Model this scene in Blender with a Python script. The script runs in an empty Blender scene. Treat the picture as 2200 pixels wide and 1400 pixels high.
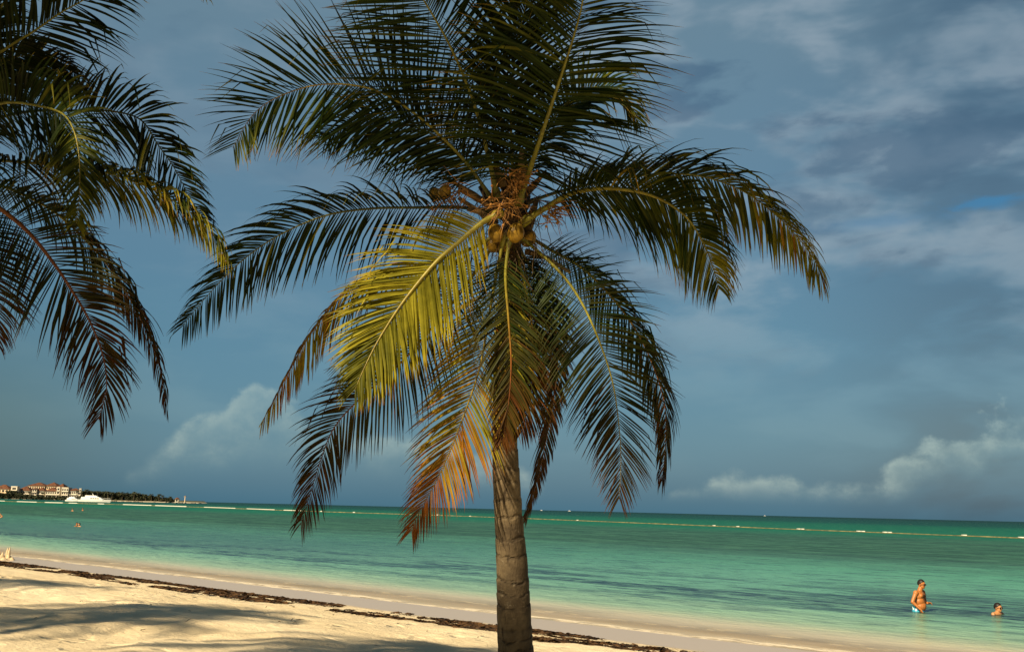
import bpy, bmesh, math, random
from mathutils import Vector, Matrix, noise, Quaternion
R = math.radians
C = bpy.context.scene.collection
sc = bpy.context.scene

# ------------------------------------------------------------------ camera
F = 2300.0                     # focal length in pixels of the 2200 px wide photograph
H = 2.45                       # eye height above the water
cam_d = bpy.data.cameras.new('camera'); cam = bpy.data.objects.new('camera', cam_d); C.objects.link(cam)
cam_d.lens = 36 * F / 2200; cam_d.sensor_width = 36; cam_d.clip_start = 0.05; cam_d.clip_end = 60000
PITCH, ROLL = math.atan(393.4 / F), R(1.383)
CM = Matrix.Translation((0, 0, H)) @ Matrix.Rotation(R(90) + PITCH, 4, 'X') @ Matrix.Rotation(ROLL, 4, 'Z')
cam.matrix_world = CM
sc.camera = cam
CAM = Vector((0, 0, H))

# ------------------------------------------------------------------ sun, exposure
SUN_EL, SUN_AZ = R(36), R(38)     # the sun stands behind the camera, to its left
EXPO = 0.75
travel = Vector((math.sin(SUN_AZ) * math.cos(SUN_EL), math.cos(SUN_AZ) * math.cos(SUN_EL), -math.sin(SUN_EL)))
sd = bpy.data.lights.new('sun', 'SUN'); sd.energy = 5.0; sd.angle = R(1.4); sd.color = (1.0, 0.83, 0.56)
sun = bpy.data.objects.new('sun', sd); C.objects.link(sun)
sun.rotation_euler = travel.to_track_quat('-Z', 'Y').to_euler(); sun.location = (0, 0, 60)
sc.view_settings.view_transform = 'Standard'; sc.view_settings.look = 'None'
sc.view_settings.exposure = EXPO; sc.view_settings.gamma = 1.0; sc.view_settings.use_curve_mapping = False

# ------------------------------------------------------------------ node helper
class NT:
    def __init__(s, tree): s.t = tree; s.n = tree.nodes; s.l = tree.links
    def new(s, kind, **kw):
        n = s.n.new(kind)
        for k, v in kw.items(): setattr(n, k, v)
        return n
    def put(s, sock, v):
        if hasattr(v, 'is_output') or isinstance(v, bpy.types.NodeSocket): s.l.new(v, sock)
        else:
            if sock.type == 'RGBA' and len(v) == 3: v = (*v, 1)
            sock.default_value = v
    def m(s, op, a, b=0.0, c=0.0, clamp=False):
        n = s.new('ShaderNodeMath', operation=op, use_clamp=clamp)
        s.put(n.inputs[0], a); s.put(n.inputs[1], b)
        if len(n.inputs) > 2: s.put(n.inputs[2], c)
        return n.outputs[0]
    def add(s, a, b): return s.m('ADD', a, b)
    def sub(s, a, b): return s.m('SUBTRACT', a, b)
    def mul(s, a, b): return s.m('MULTIPLY', a, b)
    def smooth(s, v, a, b, lo=0.0, hi=1.0):
        n = s.new('ShaderNodeMapRange', interpolation_type='SMOOTHSTEP')
        s.put(n.inputs[0], v); n.inputs[1].default_value = a; n.inputs[2].default_value = b
        n.inputs[3].default_value = lo; n.inputs[4].default_value = hi
        return n.outputs[0]
    def mix(s, f, a, b, mode='MIX'):
        n = s.new('ShaderNodeMix', data_type='RGBA', blend_type=mode)
        s.put(n.inputs[0], f); s.put(n.inputs[6], a); s.put(n.inputs[7], b)
        return n.outputs[2]
    def noise(s, vec, scale, detail=3.0, rough=0.5, dist=0.0):
        n = s.new('ShaderNodeTexNoise'); s.put(n.inputs['Vector'], vec)
        n.inputs['Scale'].default_value = scale; n.inputs['Detail'].default_value = detail
        n.inputs['Roughness'].default_value = rough; n.inputs['Distortion'].default_value = dist
        return n.outputs[0]
    def ramp(s, f, stops, interp='LINEAR'):
        n = s.new('ShaderNodeValToRGB'); s.put(n.inputs[0], f); r = n.color_ramp; r.interpolation = interp
        while len(r.elements) < len(stops): r.elements.new(0.5)
        for e, (p, c) in zip(r.elements, stops): e.position = p; e.color = (*c, 1) if len(c) == 3 else c
        return n.outputs[0]
    def comb(s, x, y, z):
        n = s.new('ShaderNodeCombineXYZ')
        for i, v in enumerate((x, y, z)): s.put(n.inputs[i], v)
        return n.outputs[0]
    def sep(s, v):
        n = s.new('ShaderNodeSeparateXYZ'); s.put(n.inputs[0], v); return n.outputs
    def bump(s, h, strength, dist, normal=None):
        n = s.new('ShaderNodeBump'); s.put(n.inputs['Height'], h)
        n.inputs['Strength'].default_value = strength; n.inputs['Distance'].default_value = dist
        if normal is not None: s.l.new(normal, n.inputs['Normal'])
        return n.outputs[0]

def srgb(r, g, b):
    f = lambda v: (v / 255 / 12.92) if v <= 10 else ((v / 255 + 0.055) / 1.055) ** 2.4
    return (f(r), f(g), f(b))

# ------------------------------------------------------------------ world: daylight sky behind a deck of cloud
def dirs(px, py):              # azimuth and elevation of a point of the sky
    d = (CM.to_3x3() @ Vector(((px - 1100) / F, -(py - 700) / F, -1))).normalized()
    return math.atan2(d.x, d.y), math.asin(d.z)
w = bpy.data.worlds.new('World'); sc.world = w; w.use_nodes = True
wt = NT(w.node_tree); wt.n.clear()
wo = wt.new('ShaderNodeOutputWorld'); bg = wt.new('ShaderNodeBackground')
sky = wt.new('ShaderNodeTexSky', sky_type='NISHITA'); sky.sun_disc = False
sky.sun_elevation = SUN_EL; sky.sun_rotation = math.pi + SUN_AZ; sky.air_density = 1.3; sky.dust_density = 1.5
tc = wt.new('ShaderNodeTexCoord'); dx, dy, dz = wt.sep(tc.outputs['Generated'])
az = wt.m('ARCTAN2', dx, dy); el = wt.m('ARCSINE', dz)
K = 0.1                        # background strength
S = K * 2 ** EXPO
def skc(r, g, b):
    c = srgb(r, g, b); return (c[0]*.78/S, c[1]*1.0/S, c[2]*1.03/S)
cc = wt.comb(az, wt.mul(el, 2.6), 0.0)
cc2 = wt.comb(wt.add(az, wt.mul(el, -0.5)), wt.mul(el, 2.4), 3.0)
elw = wt.add(el, wt.mul(wt.sub(wt.noise(cc, 3.0, 4), 0.5), 0.12))
base = wt.ramp(wt.m('DIVIDE', elw, 0.6), [(0.0, skc(58, 107, 132)), (0.10, skc(66, 116, 141)), (0.20, skc(68, 117, 143)),
    (0.34, skc(80, 117, 141)), (0.5, skc(94, 120, 140)), (0.72, skc(108, 126, 140)), (1.0, skc(112, 128, 142))])
hi = wt.smooth(el, 0.08, 0.26)
right = wt.smooth(az, -0.12, 0.16, 0.3, 1.0)
n1 = wt.noise(cc2, 4.2, 4, 0.5, 0.2); n2 = wt.noise(cc, 7.5, 4, 0.5, 0.25); n3 = wt.noise(cc2, 15.0, 6, 0.58, 0.3)
lt = wt.mul(wt.smooth(wt.add(wt.mul(n2, .55), wt.add(wt.mul(n3, .2), wt.mul(n1, .25))), 0.44, 0.60), right)
base = wt.mix(wt.mul(wt.mul(lt, hi), 0.9), base, skc(158, 158, 166))
dk = wt.mul(wt.smooth(wt.add(wt.mul(n1, .6), wt.add(wt.mul(n3, .22), wt.mul(n2, -.0))), 0.40, 0.47), wt.mul(right, hi))
base = wt.mix(wt.mul(dk, 0.75), base, skc(58, 86, 110))
low = wt.mul(wt.smooth(n2, .42, .66), wt.mul(wt.smooth(el, .02, .08), wt.smooth(el, .24, .1)))
base = wt.mix(wt.mul(low, .35), base, skc(108, 138, 154))
# heavier bank towards the right and the far left
bank = wt.mul(wt.smooth(az, 0.22, 0.46), wt.smooth(n2, 0.36, 0.62, 1.0, 0.3))
base = wt.mix(wt.mul(bank, 0.75), base, skc(40, 70, 92))
lbank = wt.mul(wt.smooth(az, -0.26, -0.48), wt.smooth(el, 0.24, 0.04))
base = wt.mix(wt.mul(lbank, 0.75), base, skc(50, 88, 98))
# small blue gap
def blob_mask(px, py, rx, ry, nz, amp=0.9, soft=0.6):
    a0, e0 = dirs(px, py)
    u = wt.m('DIVIDE', wt.sub(az, a0), rx / F); v = wt.m('DIVIDE', wt.sub(el, e0), ry / F)
    r = wt.m('SQRT', wt.add(wt.mul(u, u), wt.mul(v, v)))
    r = wt.add(r, wt.mul(wt.sub(nz, 0.5), -amp * 2))
    return wt.smooth(r, 1.0, 1.0 - soft)
gap = wt.m('MAXIMUM', blob_mask(2125, 430, 95, 20, n3, 1.6, .9), wt.mul(blob_mask(1870, 480, 170, 26, n3, 1.5, .9), 0.4))
base = wt.mix(wt.mul(gap, 0.9), base, skc(22, 108, 152))
# cumulus towers low over the sea: puffy tops, faded feet
pn = wt.new('ShaderNodeTexNoise'); wt.put(pn.inputs['Vector'], wt.comb(az, wt.mul(el, 1.3), 7.0))
pn.inputs['Scale'].default_value = 13; pn.inputs['Detail'].default_value = 7; pn.inputs['Roughness'].default_value = 0.55
pn = pn.outputs[0]
vor = wt.new('ShaderNodeTexVoronoi', feature='SMOOTH_F1'); wt.put(vor.inputs['Vector'], wt.comb(az, wt.mul(el, 1.2), wt.mul(pn, 0.05)))
vor.inputs['Scale'].default_value = 34; vor.inputs['Smoothness'].default_value = 0.7
puf = wt.sub(wt.add(wt.mul(pn, 0.75), 0.35), wt.mul(vor.outputs['Distance'], 0.40))
def bank_of(points, by, scale, seed, k, depth):
    """a row of towers: ragged lit tops over feet that fade into the haze; points = (picture column, height)"""
    a_ = [dirs(px, 990)[0] for px, _ in points]; lo, hi_ = a_[0], a_[-1]; mxh = max(h for _, h in points)
    env = wt.ramp(wt.m('DIVIDE', wt.sub(az, lo), hi_-lo), [((a-lo)/(hi_-lo), (h/mxh,)*3) for a, (_, h) in zip(a_, points)], 'B_SPLINE')
    env = wt.mul(wt.sep(env)[0], wt.mul(wt.smooth(az, lo, lo+.02), wt.smooth(az, hi_, hi_-.02)))
    tn = wt.noise(wt.comb(az, wt.mul(el, 1.1), seed), scale, 6, .55, .1)
    e_b = dirs(1100, by)[1]
    top = wt.add(e_b, wt.mul(wt.mul(env, mxh/F), wt.add(.15, wt.mul(tn, 1.75))))
    top = wt.sub(top, wt.mul(vor.outputs['Distance'], .022))
    dd = wt.sub(top, el)
    det = wt.noise(wt.comb(az, wt.mul(el, 1.2), seed+4), 42, 5, .6)
    edge = wt.smooth(wt.add(dd, wt.mul(wt.sub(det, .5), .016)), -.002, .014)
    fall = wt.smooth(dd, depth, .004)
    inner = wt.smooth(wt.add(wt.mul(tn, .5), wt.mul(det, .5)), .38, .6, .45, 1.0)
    al_ = wt.mul(wt.mul(wt.mul(edge, fall), inner), wt.smooth(el, .008, .03))
    col_ = wt.mix(wt.mul(fall, inner), skc(96, 130, 144), skc(166, 172, 170))
    return wt.mix(wt.mul(wt.mul(al_, k), wt.smooth(env, .03, .15)), base, col_)
base = bank_of([(1395, 0), (1460, 42), (1540, 58), (1620, 36), (1705, 62), (1800, 42), (1880, 34), (1935, 115), (2010, 135), (2090, 140), (2170, 190), (2260, 190), (2420, 60)], 1040, 16, 3.0, .85, .062)
base = bank_of([(230, 0), (300, 22), (350, 74), (415, 125), (470, 96), (530, 165), (590, 190), (650, 150), (720, 112), (820, 105), (950, 95), (1060, 50), (1200, 0)], 1012, 13, 8.0, .72, .055)
cover = wt.mix(0.12, base, sky.outputs[0])
# behind the camera: dark cloud added to lower the ambient, a little clear sky
back = wt.smooth(dy, 0.15, -0.6)
cover = wt.mix(wt.mul(back, 0.75), cover, wt.mix(.06, skc(60, 74, 86), sky.outputs[0]))
zen = wt.smooth(el, 0.55, 1.1)        # unseen zenith darkened to lower the ambient light
cover = wt.mix(wt.mul(zen, 0.85), cover, skc(56, 66, 80))
wt.put(bg.inputs[0], cover); bg.inputs[1].default_value = K
wt.l.new(bg.outputs[0], wo.inputs[0])

# ------------------------------------------------------------------ object helpers
def tag(o, label=None, cat=None, group=None, kind=None):
    if label: o['label'] = label
    if cat: o['category'] = cat
    if group: o['group'] = group
    if kind: o['kind'] = kind
    return o
def empty(name, loc, label, cat, group=None, rz=0):
    o = bpy.data.objects.new(name, None); C.objects.link(o); o.location = loc; o.rotation_euler = (0, 0, rz)
    o.empty_display_size = 0.2
    return tag(o, label, cat, group)
def link(name, me, mat, parent=None, world=True):
    """geometry given in world coordinates; under a parent it is moved into the parent's space"""
    o = bpy.data.objects.new(name, me); C.objects.link(o)
    if mat: me.materials.append(mat)
    if parent is not None:
        o.parent = parent
        if world:
            root = parent; mw = Matrix.Identity(4)
            chain = []
            while root: chain.append(root); root = root.parent
            for r in reversed(chain): mw = mw @ (Matrix.Translation(r.location) @ r.rotation_euler.to_matrix().to_4x4())
            me.transform(mw.inverted())
    return o
def mesh(name, vs, fs, smooth=True, cols=None):
    me = bpy.data.meshes.new(name); me.from_pydata([tuple(v) for v in vs], [], fs); me.update()
    if smooth: me.polygons.foreach_set('use_smooth', [True] * len(me.polygons))
    if cols:
        a = me.color_attributes.new('tint', 'FLOAT_COLOR', 'POINT')
        a.data.foreach_set('color', [x for c in cols for x in (*c, 1.0)])
    return me
class MB:
    def __init__(s): s.v = []; s.f = []
    def box(s, lo, hi, M=None):
        b = len(s.v)
        for z in (lo[2], hi[2]):
            for x, y in ((lo[0], lo[1]), (hi[0], lo[1]), (hi[0], hi[1]), (lo[0], hi[1])):
                p = Vector((x, y, z)); s.v.append(M @ p if M else p)
        s.f += [(b, b+3, b+2, b+1), (b+4, b+5, b+6, b+7), (b, b+1, b+5, b+4), (b+1, b+2, b+6, b+5), (b+2, b+3, b+7, b+6), (b+3, b, b+4, b+7)]
        return s
    def tube(s, pts, rad, n=8, cap=True, squash=1.0):
        b = len(s.v); m = len(pts)
        prev = None
        for i, p in enumerate(pts):
            p = Vector(p)
            t = (Vector(pts[min(i+1, m-1)]) - Vector(pts[max(i-1, 0)])).normalized()
            if prev is None:
                a = t.cross(Vector((0, 0, 1)))
                if a.length < 0.05: a = t.cross(Vector((0, 1, 0)))
                a.normalize()
            else: a = (prev - t * prev.dot(t)).normalized()
            prev = a; c = t.cross(a)
            r = rad[i] if hasattr(rad, '__len__') else rad
            for k in range(n):
                th = 2 * math.pi * k / n
                s.v.append(p + a * (r * math.cos(th)) + c * (r * squash * math.sin(th)))
        for i in range(m - 1):
            for k in range(n):
                s.f.append((b+i*n+k, b+i*n+(k+1) % n, b+(i+1)*n+(k+1) % n, b+(i+1)*n+k))
        if cap:
            s.f.append(tuple(b+k for k in reversed(range(n)))); s.f.append(tuple(b+(m-1)*n+k for k in range(n)))
        return s
    def ell(s, c, r, M=None, nu=12, nv=8):
        b = len(s.v)
        if not hasattr(r, '__len__'): r = (r, r, r)
        for j in range(nv + 1):
            ph = math.pi * j / nv
            for k in range(nu):
                th = 2 * math.pi * k / nu
                p = Vector((r[0]*math.sin(ph)*math.cos(th), r[1]*math.sin(ph)*math.sin(th), r[2]*math.cos(ph)))
                if M: p = M @ p
                s.v.append(p + Vector(c))
        for j in range(nv):
            for k in range(nu):
                s.f.append((b+j*nu+k, b+(j+1)*nu+k, b+(j+1)*nu+(k+1) % nu, b+j*nu+(k+1) % nu))
        return s
    def hip(s, x0, x1, y0, y1, z0, z1, inset=0.5, M=None):      # hipped roof
        b = len(s.v); ym = (y0+y1)/2; d = min((x1-x0)*.49, (y1-y0)*inset)
        for p in ((x0, y0, z0), (x1, y0, z0), (x1, y1, z0), (x0, y1, z0), (x0+d, ym, z1), (x1-d, ym, z1)):
            p = Vector(p); s.v.append(M @ p if M else p)
        s.f += [(b, b+1, b+5, b+4), (b+1, b+2, b+5), (b+2, b+3, b+4, b+5), (b+3, b, b+4), (b+3, b+2, b+1, b)]
        return s
    def build(s, name, mat, parent=None, smooth=False, world=True):
        return link(name, mesh(name, s.v, s.f, smooth), mat, parent, world)
def mat(name, build):
    m = bpy.data.materials.new(name); m.use_nodes = True; t = NT(m.node_tree)
    p = m.node_tree.nodes['Principled BSDF']; build(t, p); return m
def plain(name, col, rough=0.6, var=0.15, scale=6.0, spec=0.3):
    def b(t, p):
        g = t.new('ShaderNodeNewGeometry')
        n = t.noise(g.outputs['Position'], scale, 4)
        t.put(p.inputs['Base Color'], t.mix(t.smooth(n, .3, .7), tuple(c*(1-var) for c in col), tuple(min(1, c*(1+var)) for c in col)))
        p.inputs['Roughness'].default_value = rough; p.inputs['Specular IOR Level'].default_value = spec
    return mat(name, b)

def ray(px, py): return (CM.to_3x3() @ Vector(((px - 1100) / F, -(py - 700) / F, -1)))
def at(px, py, depth): return CAM + ray(px, py) * depth          # a point that far along the view axis
def ground(px, py, z=0.0):
    d = ray(px, py); return CAM + d * ((z - H) / d.z)

# ------------------------------------------------------------------ shore coordinates: s = metres offshore, q = metres along the shore (to the far left)
NX, NY, S0 = 0.697, 0.717, 18.6
def sq(x, y): return x*NX + y*NY - S0, -x*NY + y*NX
def xy(s, q): return (s+S0)*NX - q*NY, (s+S0)*NY + q*NX
def sandz(s):
    pts = [(-400, 3.0), (-60, 1.3), (-25, .92), (-14, .82), (-9, .66), (-5.5, .34), (-4, .2), (-2.5, .085), (0, .0), (2, -.08), (5, -.35), (9.3, -.95), (25, -1.7), (80, -3), (9000, -6), (60000, -6)]
    for (a, za), (b, zb) in zip(pts, pts[1:]):
        if a <= s <= b:
            t = (s-a)/(b-a); return za + (zb-za)*t
    return -6 if s > 0 else 3.0

def nodes_shore(t, warp=0.0, scale=0.2):
    g = t.new('ShaderNodeNewGeometry'); x, y, z = t.sep(g.outputs['Position'])
    s = t.sub(t.add(t.mul(x, NX), t.mul(y, NY)), S0); q = t.add(t.mul(x, -NY), t.mul(y, NX))
    return s, q, g.outputs['Position']

# ------------------------------------------------------------------ sand
def sand_mat(t, p):
    s, q, pos = nodes_shore(t)
    big = t.noise(t.comb(t.mul(s, 1.0), t.mul(q, .35), 0), .45, 4, .6)
    fine = t.noise(pos, 9, 6, .7); grit = t.noise(pos, 70, 3, .7)
    col = t.mix(t.smooth(big, .3, .7), (.63, .505, .315), (.76, .635, .425))
    col = t.mix(t.mul(t.smooth(fine, .52, .75), .35), col, (.42, .30, .16))
    col = t.mix(t.mul(t.smooth(grit, .62, .75), .5), col, (.25, .17, .09))
    # debris specks: bits of weed and shell
    v = t.new('ShaderNodeTexVoronoi', feature='F1'); t.put(v.inputs['Vector'], t.comb(t.mul(s, 1.6), t.mul(q, 1.0), 0)); v.inputs['Scale'].default_value = 1.7
    sp = t.mul(t.smooth(v.outputs['Distance'], .085, .03), t.smooth(t.noise(pos, 1.1, 2), .45, .6))
    col = t.mix(t.mul(sp, .8), col, (.09, .055, .03))
    edge = t.add(s, t.mul(t.sub(t.noise(t.comb(t.mul(s, .5), t.mul(q, .35), 4), 1.0, 4), .5), 1.1))
    wet = t.smooth(edge, -2.6, -2.0)
    col = t.mix(wet, col, (.50, .40, .30))
    col = t.mix(t.smooth(s, -.2, .6), col, (.62, .47, .31))
    # dark scrub colour added behind the viewer to cut light bounced off sand
    gr = t.smooth(t.add(s, t.mul(t.sub(t.noise(pos, .5, 4), .5), 4.0)), -20.5, -23.5)
    col = t.mix(gr, col, t.mix(t.noise(pos, 6, 4), (.012, .022, .006), (.05, .06, .02)))
    t.put(p.inputs['Base Color'], col)
    t.put(p.inputs['Roughness'], t.smooth(wet, 0, 1, .9, .28))
    t.put(p.inputs['Specular IOR Level'], t.smooth(wet, 0, 1, .1, .42))
    lump = t.add(t.mul(t.noise(t.comb(s, t.mul(q, .6), 0), 3.2, 5, .65), 1.0), t.mul(t.noise(pos, 26, 4, .7), .3))
    pv = t.new('ShaderNodeTexVoronoi', feature='SMOOTH_F1'); t.put(pv.inputs['Vector'], t.add(pos, 0) if False else t.comb(t.add(s, t.mul(t.noise(pos, 2, 2), .4)), t.mul(q, .75), 0)); pv.inputs['Scale'].default_value = 2.6; pv.inputs['Smoothness'].default_value = .3
    tread = t.mul(t.smooth(pv.outputs['Distance'], .34, .12), t.smooth(t.noise(pos, .55, 3), .46, .58))
    lump = t.sub(lump, t.mul(tread, .8))
    dry = t.smooth(wet, 0, 1, 1, .04)
    t.put(p.inputs['Normal'], t.bump(t.mul(lump, dry), 1.0, .055))
M_sand = mat('sand', sand_mat)
def axis(parts):
    out = []
    for a, b, st in parts:
        n = max(1, round((b-a)/st)); out += [a + (b-a)*i/n for i in range(n)]
    return out + [parts[-1][1]]
sa = axis([(-400, -60, 60), (-60, -22, 4), (-22, -13, .5), (-13, -5.4, .1), (-5.4, -2.4, .12), (-2.4, 0, .3), (0, 10, 1), (10, 80, 10), (80, 1000, 200), (1000, 30000, 9000)])
qa = axis([(-15000, -1000, 5000), (-1000, -60, 150), (-60, -12, 4), (-12, 30, .14), (30, 60, .6), (60, 400, 20), (400, 3000, 500), (3000, 30000, 9000)])
vs = []
for s in sa:
    for q in qa:
        x, y = xy(s, q); z = sandz(s)
        k = min(1, max(0, (-2.9-s)/1.5)) * min(1, max(0, (s+60)/10)) * (1 if -60 < q < 100 else 0)
        if k > 0:
            z += k*(.06*noise.noise((x*.28, y*.28, 0)) + .055*noise.noise((x*.9, y*.9, 2)) + .035*noise.noise((x*2.3, y*2.3, 5)) + .018*noise.noise((x*5, y*5, 9)))
        vs.append((x, y, z))
nq = len(qa)
fs = [(i*nq+j, i*nq+j+1, (i+1)*nq+j+1, (i+1)*nq+j) for i in range(len(sa)-1) for j in range(nq-1)]
o = link('beach_ground', mesh('beach_ground', vs, [tuple(reversed(f)) for f in fs]), M_sand); tag(o, kind='structure')
if o.data.polygons[0].normal.z < 0: o.data.flip_normals()

# ------------------------------------------------------------------ sea
def sea_mat(m):
    m.use_nodes = True; t = NT(m.node_tree); t.n.clear(); out = t.new('ShaderNodeOutputMaterial')
    s, q, pos = nodes_shore(t)
    wv = t.comb(t.mul(s, .10), t.mul(q, .02), 0)
    sw = t.add(s, t.mul(t.mul(t.sub(t.noise(wv, 1.0, 4), .5), .9), t.m('MINIMUM', t.m('MAXIMUM', s, 0.0), 60.0)))
    v = t.m('DIVIDE', t.m('LOGARITHM', t.add(t.m('MAXIMUM', sw, 0.0), 1.0), math.e), math.log(2001), clamp=True)
    P = lambda d: math.log(1+d)/math.log(2001)
    X = 1.0
    col = t.ramp(v, [(0, (.66, .53, .37)), (P(1.2), (.64, .52, .36)), (P(2.6), (.50, .45, .30)), (P(4.5), (.28, .42, .27)), (P(8), (.18, .38, .25)),
        (P(13), (.13, .33, .22)), (P(22), (.10, .31, .205)), (P(32), (.08, .285, .18)), (P(48), (.042, .125, .085)), (P(105), (.036, .115, .080)), (P(150), (.006, .12, .072)),
        (P(300), (.004, .10, .062)), (P(480), (.0015, .046, .042)), (1, (.0015, .022, .028))])
    # seagrass on the bottom: dark drifts parallel to the shore
    g1 = t.noise(t.comb(t.mul(s, .30), t.mul(q, .055), 0), 1.0, 6, .62)
    z1 = t.mul(t.smooth(s, 5.5, 10), t.smooth(s, 22, 14)); z2 = t.mul(t.smooth(s, 30, 55), t.smooth(s, 140, 100))
    gm = t.mul(t.smooth(g1, .46, .53), t.m('MAXIMUM', t.mul(z1, 1.0), t.mul(z2, .6)))
    fine = t.noise(t.comb(t.mul(s, 3.0), t.mul(q, .8), 40), 1.0, 5, .7)
    gm = t.mul(gm, t.smooth(fine, .40, .58, .3, 1.0))
    far = t.smooth(q, 18, 60)         # thicker towards the far left
    gm = t.m('MAXIMUM', gm, t.mul(t.mul(far, t.mul(t.smooth(s, 7, 13), t.smooth(s, 60, 20))), .55))
    col = t.mix(gm, col, (.006, .018, .020))
    g2 = t.noise(t.comb(t.mul(s, .5), t.mul(q, .12), 9), 1.0, 6, .6)
    col = t.mix(t.mul(t.smooth(g2, .5, .7), .22), col, (.02, .09, .07))
    rp = t.noise(t.comb(t.mul(s, 3.4), t.mul(q, .9), 2), 1.0, 5, .7)  # ripples: dark and light wavelet shading painted into the water colour
    col = t.mix(t.mul(t.smooth(rp, .52, .64), t.smooth(s, 2, 9, 0, .75)), col, (.012, .05, .038))
    rq = t.noise(t.comb(t.mul(s, .9), t.mul(q, .28), 12), 1.0, 6, .68)
    col = t.mix(t.mul(t.smooth(rq, .53, .63), t.smooth(s, 3, 9, 0, .6)), col, (.014, .05, .042))
    col = t.mix(t.mul(t.smooth(rq, .47, .36), t.smooth(s, 3, 9, 0, .4)), col, (.10, .26, .16))
    # foam threads at the lip of the water and on the shallows
    fz = t.noise(t.comb(t.mul(s, .6), t.mul(q, .22), 5), 1.0, 4, .6)
    fs_ = t.add(s, t.mul(t.sub(fz, .5), 2.0))
    fn = t.noise(t.comb(t.mul(s, 4), t.mul(q, 1.4), 3), 1.0, 5, .75)
    foam = t.mul(t.mul(t.smooth(fs_, -.3, .12), t.smooth(fs_, .75, .2)), t.smooth(fn, .36, .56))
    foam = t.m('MAXIMUM', foam, t.mul(t.mul(t.mul(t.smooth(fs_, 1.2, 1.5), t.smooth(fs_, 2.1, 1.6)), t.smooth(fn, .44, .62)), .65))
    dep = t.add(s, t.mul(t.sub(fz, .5), 1.6))
    cap = t.noise(t.comb(t.mul(s, .25), t.mul(q, .09), 30), 1.0, 3, .6)
    caps = t.mul(t.smooth(cap, .745, .78), t.smooth(s, 160, 260))
    foam_all = t.m('MAXIMUM', t.mul(foam, .85), caps)
    col = t.mix(foam_all, col, (.75, .66, .5))
    # waves
    w1 = t.noise(t.comb(t.mul(s, .9), t.mul(q, .45), 0), 1.0, 3, .5); w2 = t.noise(t.comb(t.mul(s, 3.4), t.mul(q, 1.6), 1), 1.0, 5, .6)
    hgt = t.add(t.mul(w1, .6), t.mul(w2, .35))
    nrm = t.bump(t.mul(hgt, t.smooth(s, .2, 5, .05, 1)), .8, .35)
    df = t.new('ShaderNodeBsdfDiffuse'); t.put(df.inputs[0], col); t.l.new(t.bump(t.mul(hgt, t.smooth(s, .2, 6, .1, 1)), .9, .30), df.inputs['Normal'])
    gl = t.new('ShaderNodeBsdfAnisotropic' if False else 'ShaderNodeBsdfGlossy'); gl.inputs['Roughness'].default_value = .16; t.l.new(nrm, gl.inputs['Normal'])
    gl.inputs['Color'].default_value = (.9, .95, 1, 1)
    fr = t.new('ShaderNodeFresnel'); fr.inputs[0].default_value = 1.33; t.l.new(nrm, fr.inputs['Normal'])
    fac = t.mul(t.m('MINIMUM', fr.outputs[0], .42), t.smooth(foam_all, 0, .5, 1, .2))
    fac = t.m('MINIMUM', fac, t.smooth(s, 12, 60, .34, .10))
    mx = t.new('ShaderNodeMixShader'); t.put(mx.inputs[0], fac); t.l.new(df.outputs[0], mx.inputs[1]); t.l.new(gl.outputs[0], mx.inputs[2])
    tr = t.new('ShaderNodeBsdfTransparent'); tr.inputs[0].default_value = (.93, .96, .93, 1)
    op = t.m('MAXIMUM', t.smooth(dep, -.2, 3.2, .04, 1.0), foam)
    m2 = t.new('ShaderNodeMixShader'); t.put(m2.inputs[0], op); t.l.new(tr.outputs[0], m2.inputs[1]); t.l.new(mx.outputs[0], m2.inputs[2])
    t.l.new(m2.outputs[0], out.inputs[0])
M_sea = bpy.data.materials.new('sea'); sea_mat(M_sea)
sb = [-1.2, -.5, 0, .5, 1, 2, 4, 8, 16, 40, 100, 400, 2000, 8000, 40000]
qb = [-40000, -8000, -1500, -300, -60, -20, 0, 20, 60, 200, 600, 2000, 8000, 40000]
vs = []
for s in sb:
    for q in qb:
        x, y = xy(s, q); vs.append((x, y, 0.0))
nq = len(qb)
me = mesh('sea', vs, [(i*nq+j, i*nq+j+1, (i+1)*nq+j+1, (i+1)*nq+j) for i in range(len(sb)-1) for j in range(nq-1)])
if me.polygons[0].normal.z < 0: me.flip_normals()
tag(link('sea_water', me, M_sea), kind='structure')

# ------------------------------------------------------------------ stranded seaweed along the high-water line
def weed_mat(t, p):
    g = t.new('ShaderNodeNewGeometry'); n = t.noise(g.outputs['Position'], 5, 4, .6)
    t.put(p.inputs['Base Color'], t.mix(t.smooth(n, .35, .7), (.018, .010, .005), (.11, .055, .020)))
    p.inputs['Roughness'].default_value = .75; p.inputs['Specular IOR Level'].default_value = .2
M_weed = mat('dried_seaweed', weed_mat)
rnd = random.Random(5)
vs, fs = [], []
def weed_clump(x, y, z, r, n, k_=1.0):
    for _ in range(n):
        a = rnd.uniform(0, math.tau); px, py = x+rnd.gauss(0, r), y+rnd.gauss(0, r)
        L = rnd.uniform(.05, .16)*k_; wd = rnd.uniform(.008, .03)*k_; d = Vector((math.cos(a), math.sin(a), 0)); sd_ = Vector((-d.y, d.x, rnd.uniform(-.7, .7)))*wd
        h = rnd.uniform(.0, .012)
        b = len(vs); ph = [(-L, 0), (-L*.4, h+rnd.uniform(.004, .022)), (L*.4, h+rnd.uniform(.003, .018)), (L, 0)]
        for k, (u, hh) in enumerate(ph):
            c = Vector((px, py, z+hh*k_)) + d*u + Vector((-d.y, d.x, 0))*rnd.uniform(-.03, .03)
            ww = .35 if k in (0, 3) else 1
            vs.append(c+sd_*ww); vs.append(c-sd_*ww)
        for k in range(3): fs.append((b+2*k, b+2*k+2, b+2*k+3, b+2*k+1))
cnt = 0
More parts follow.
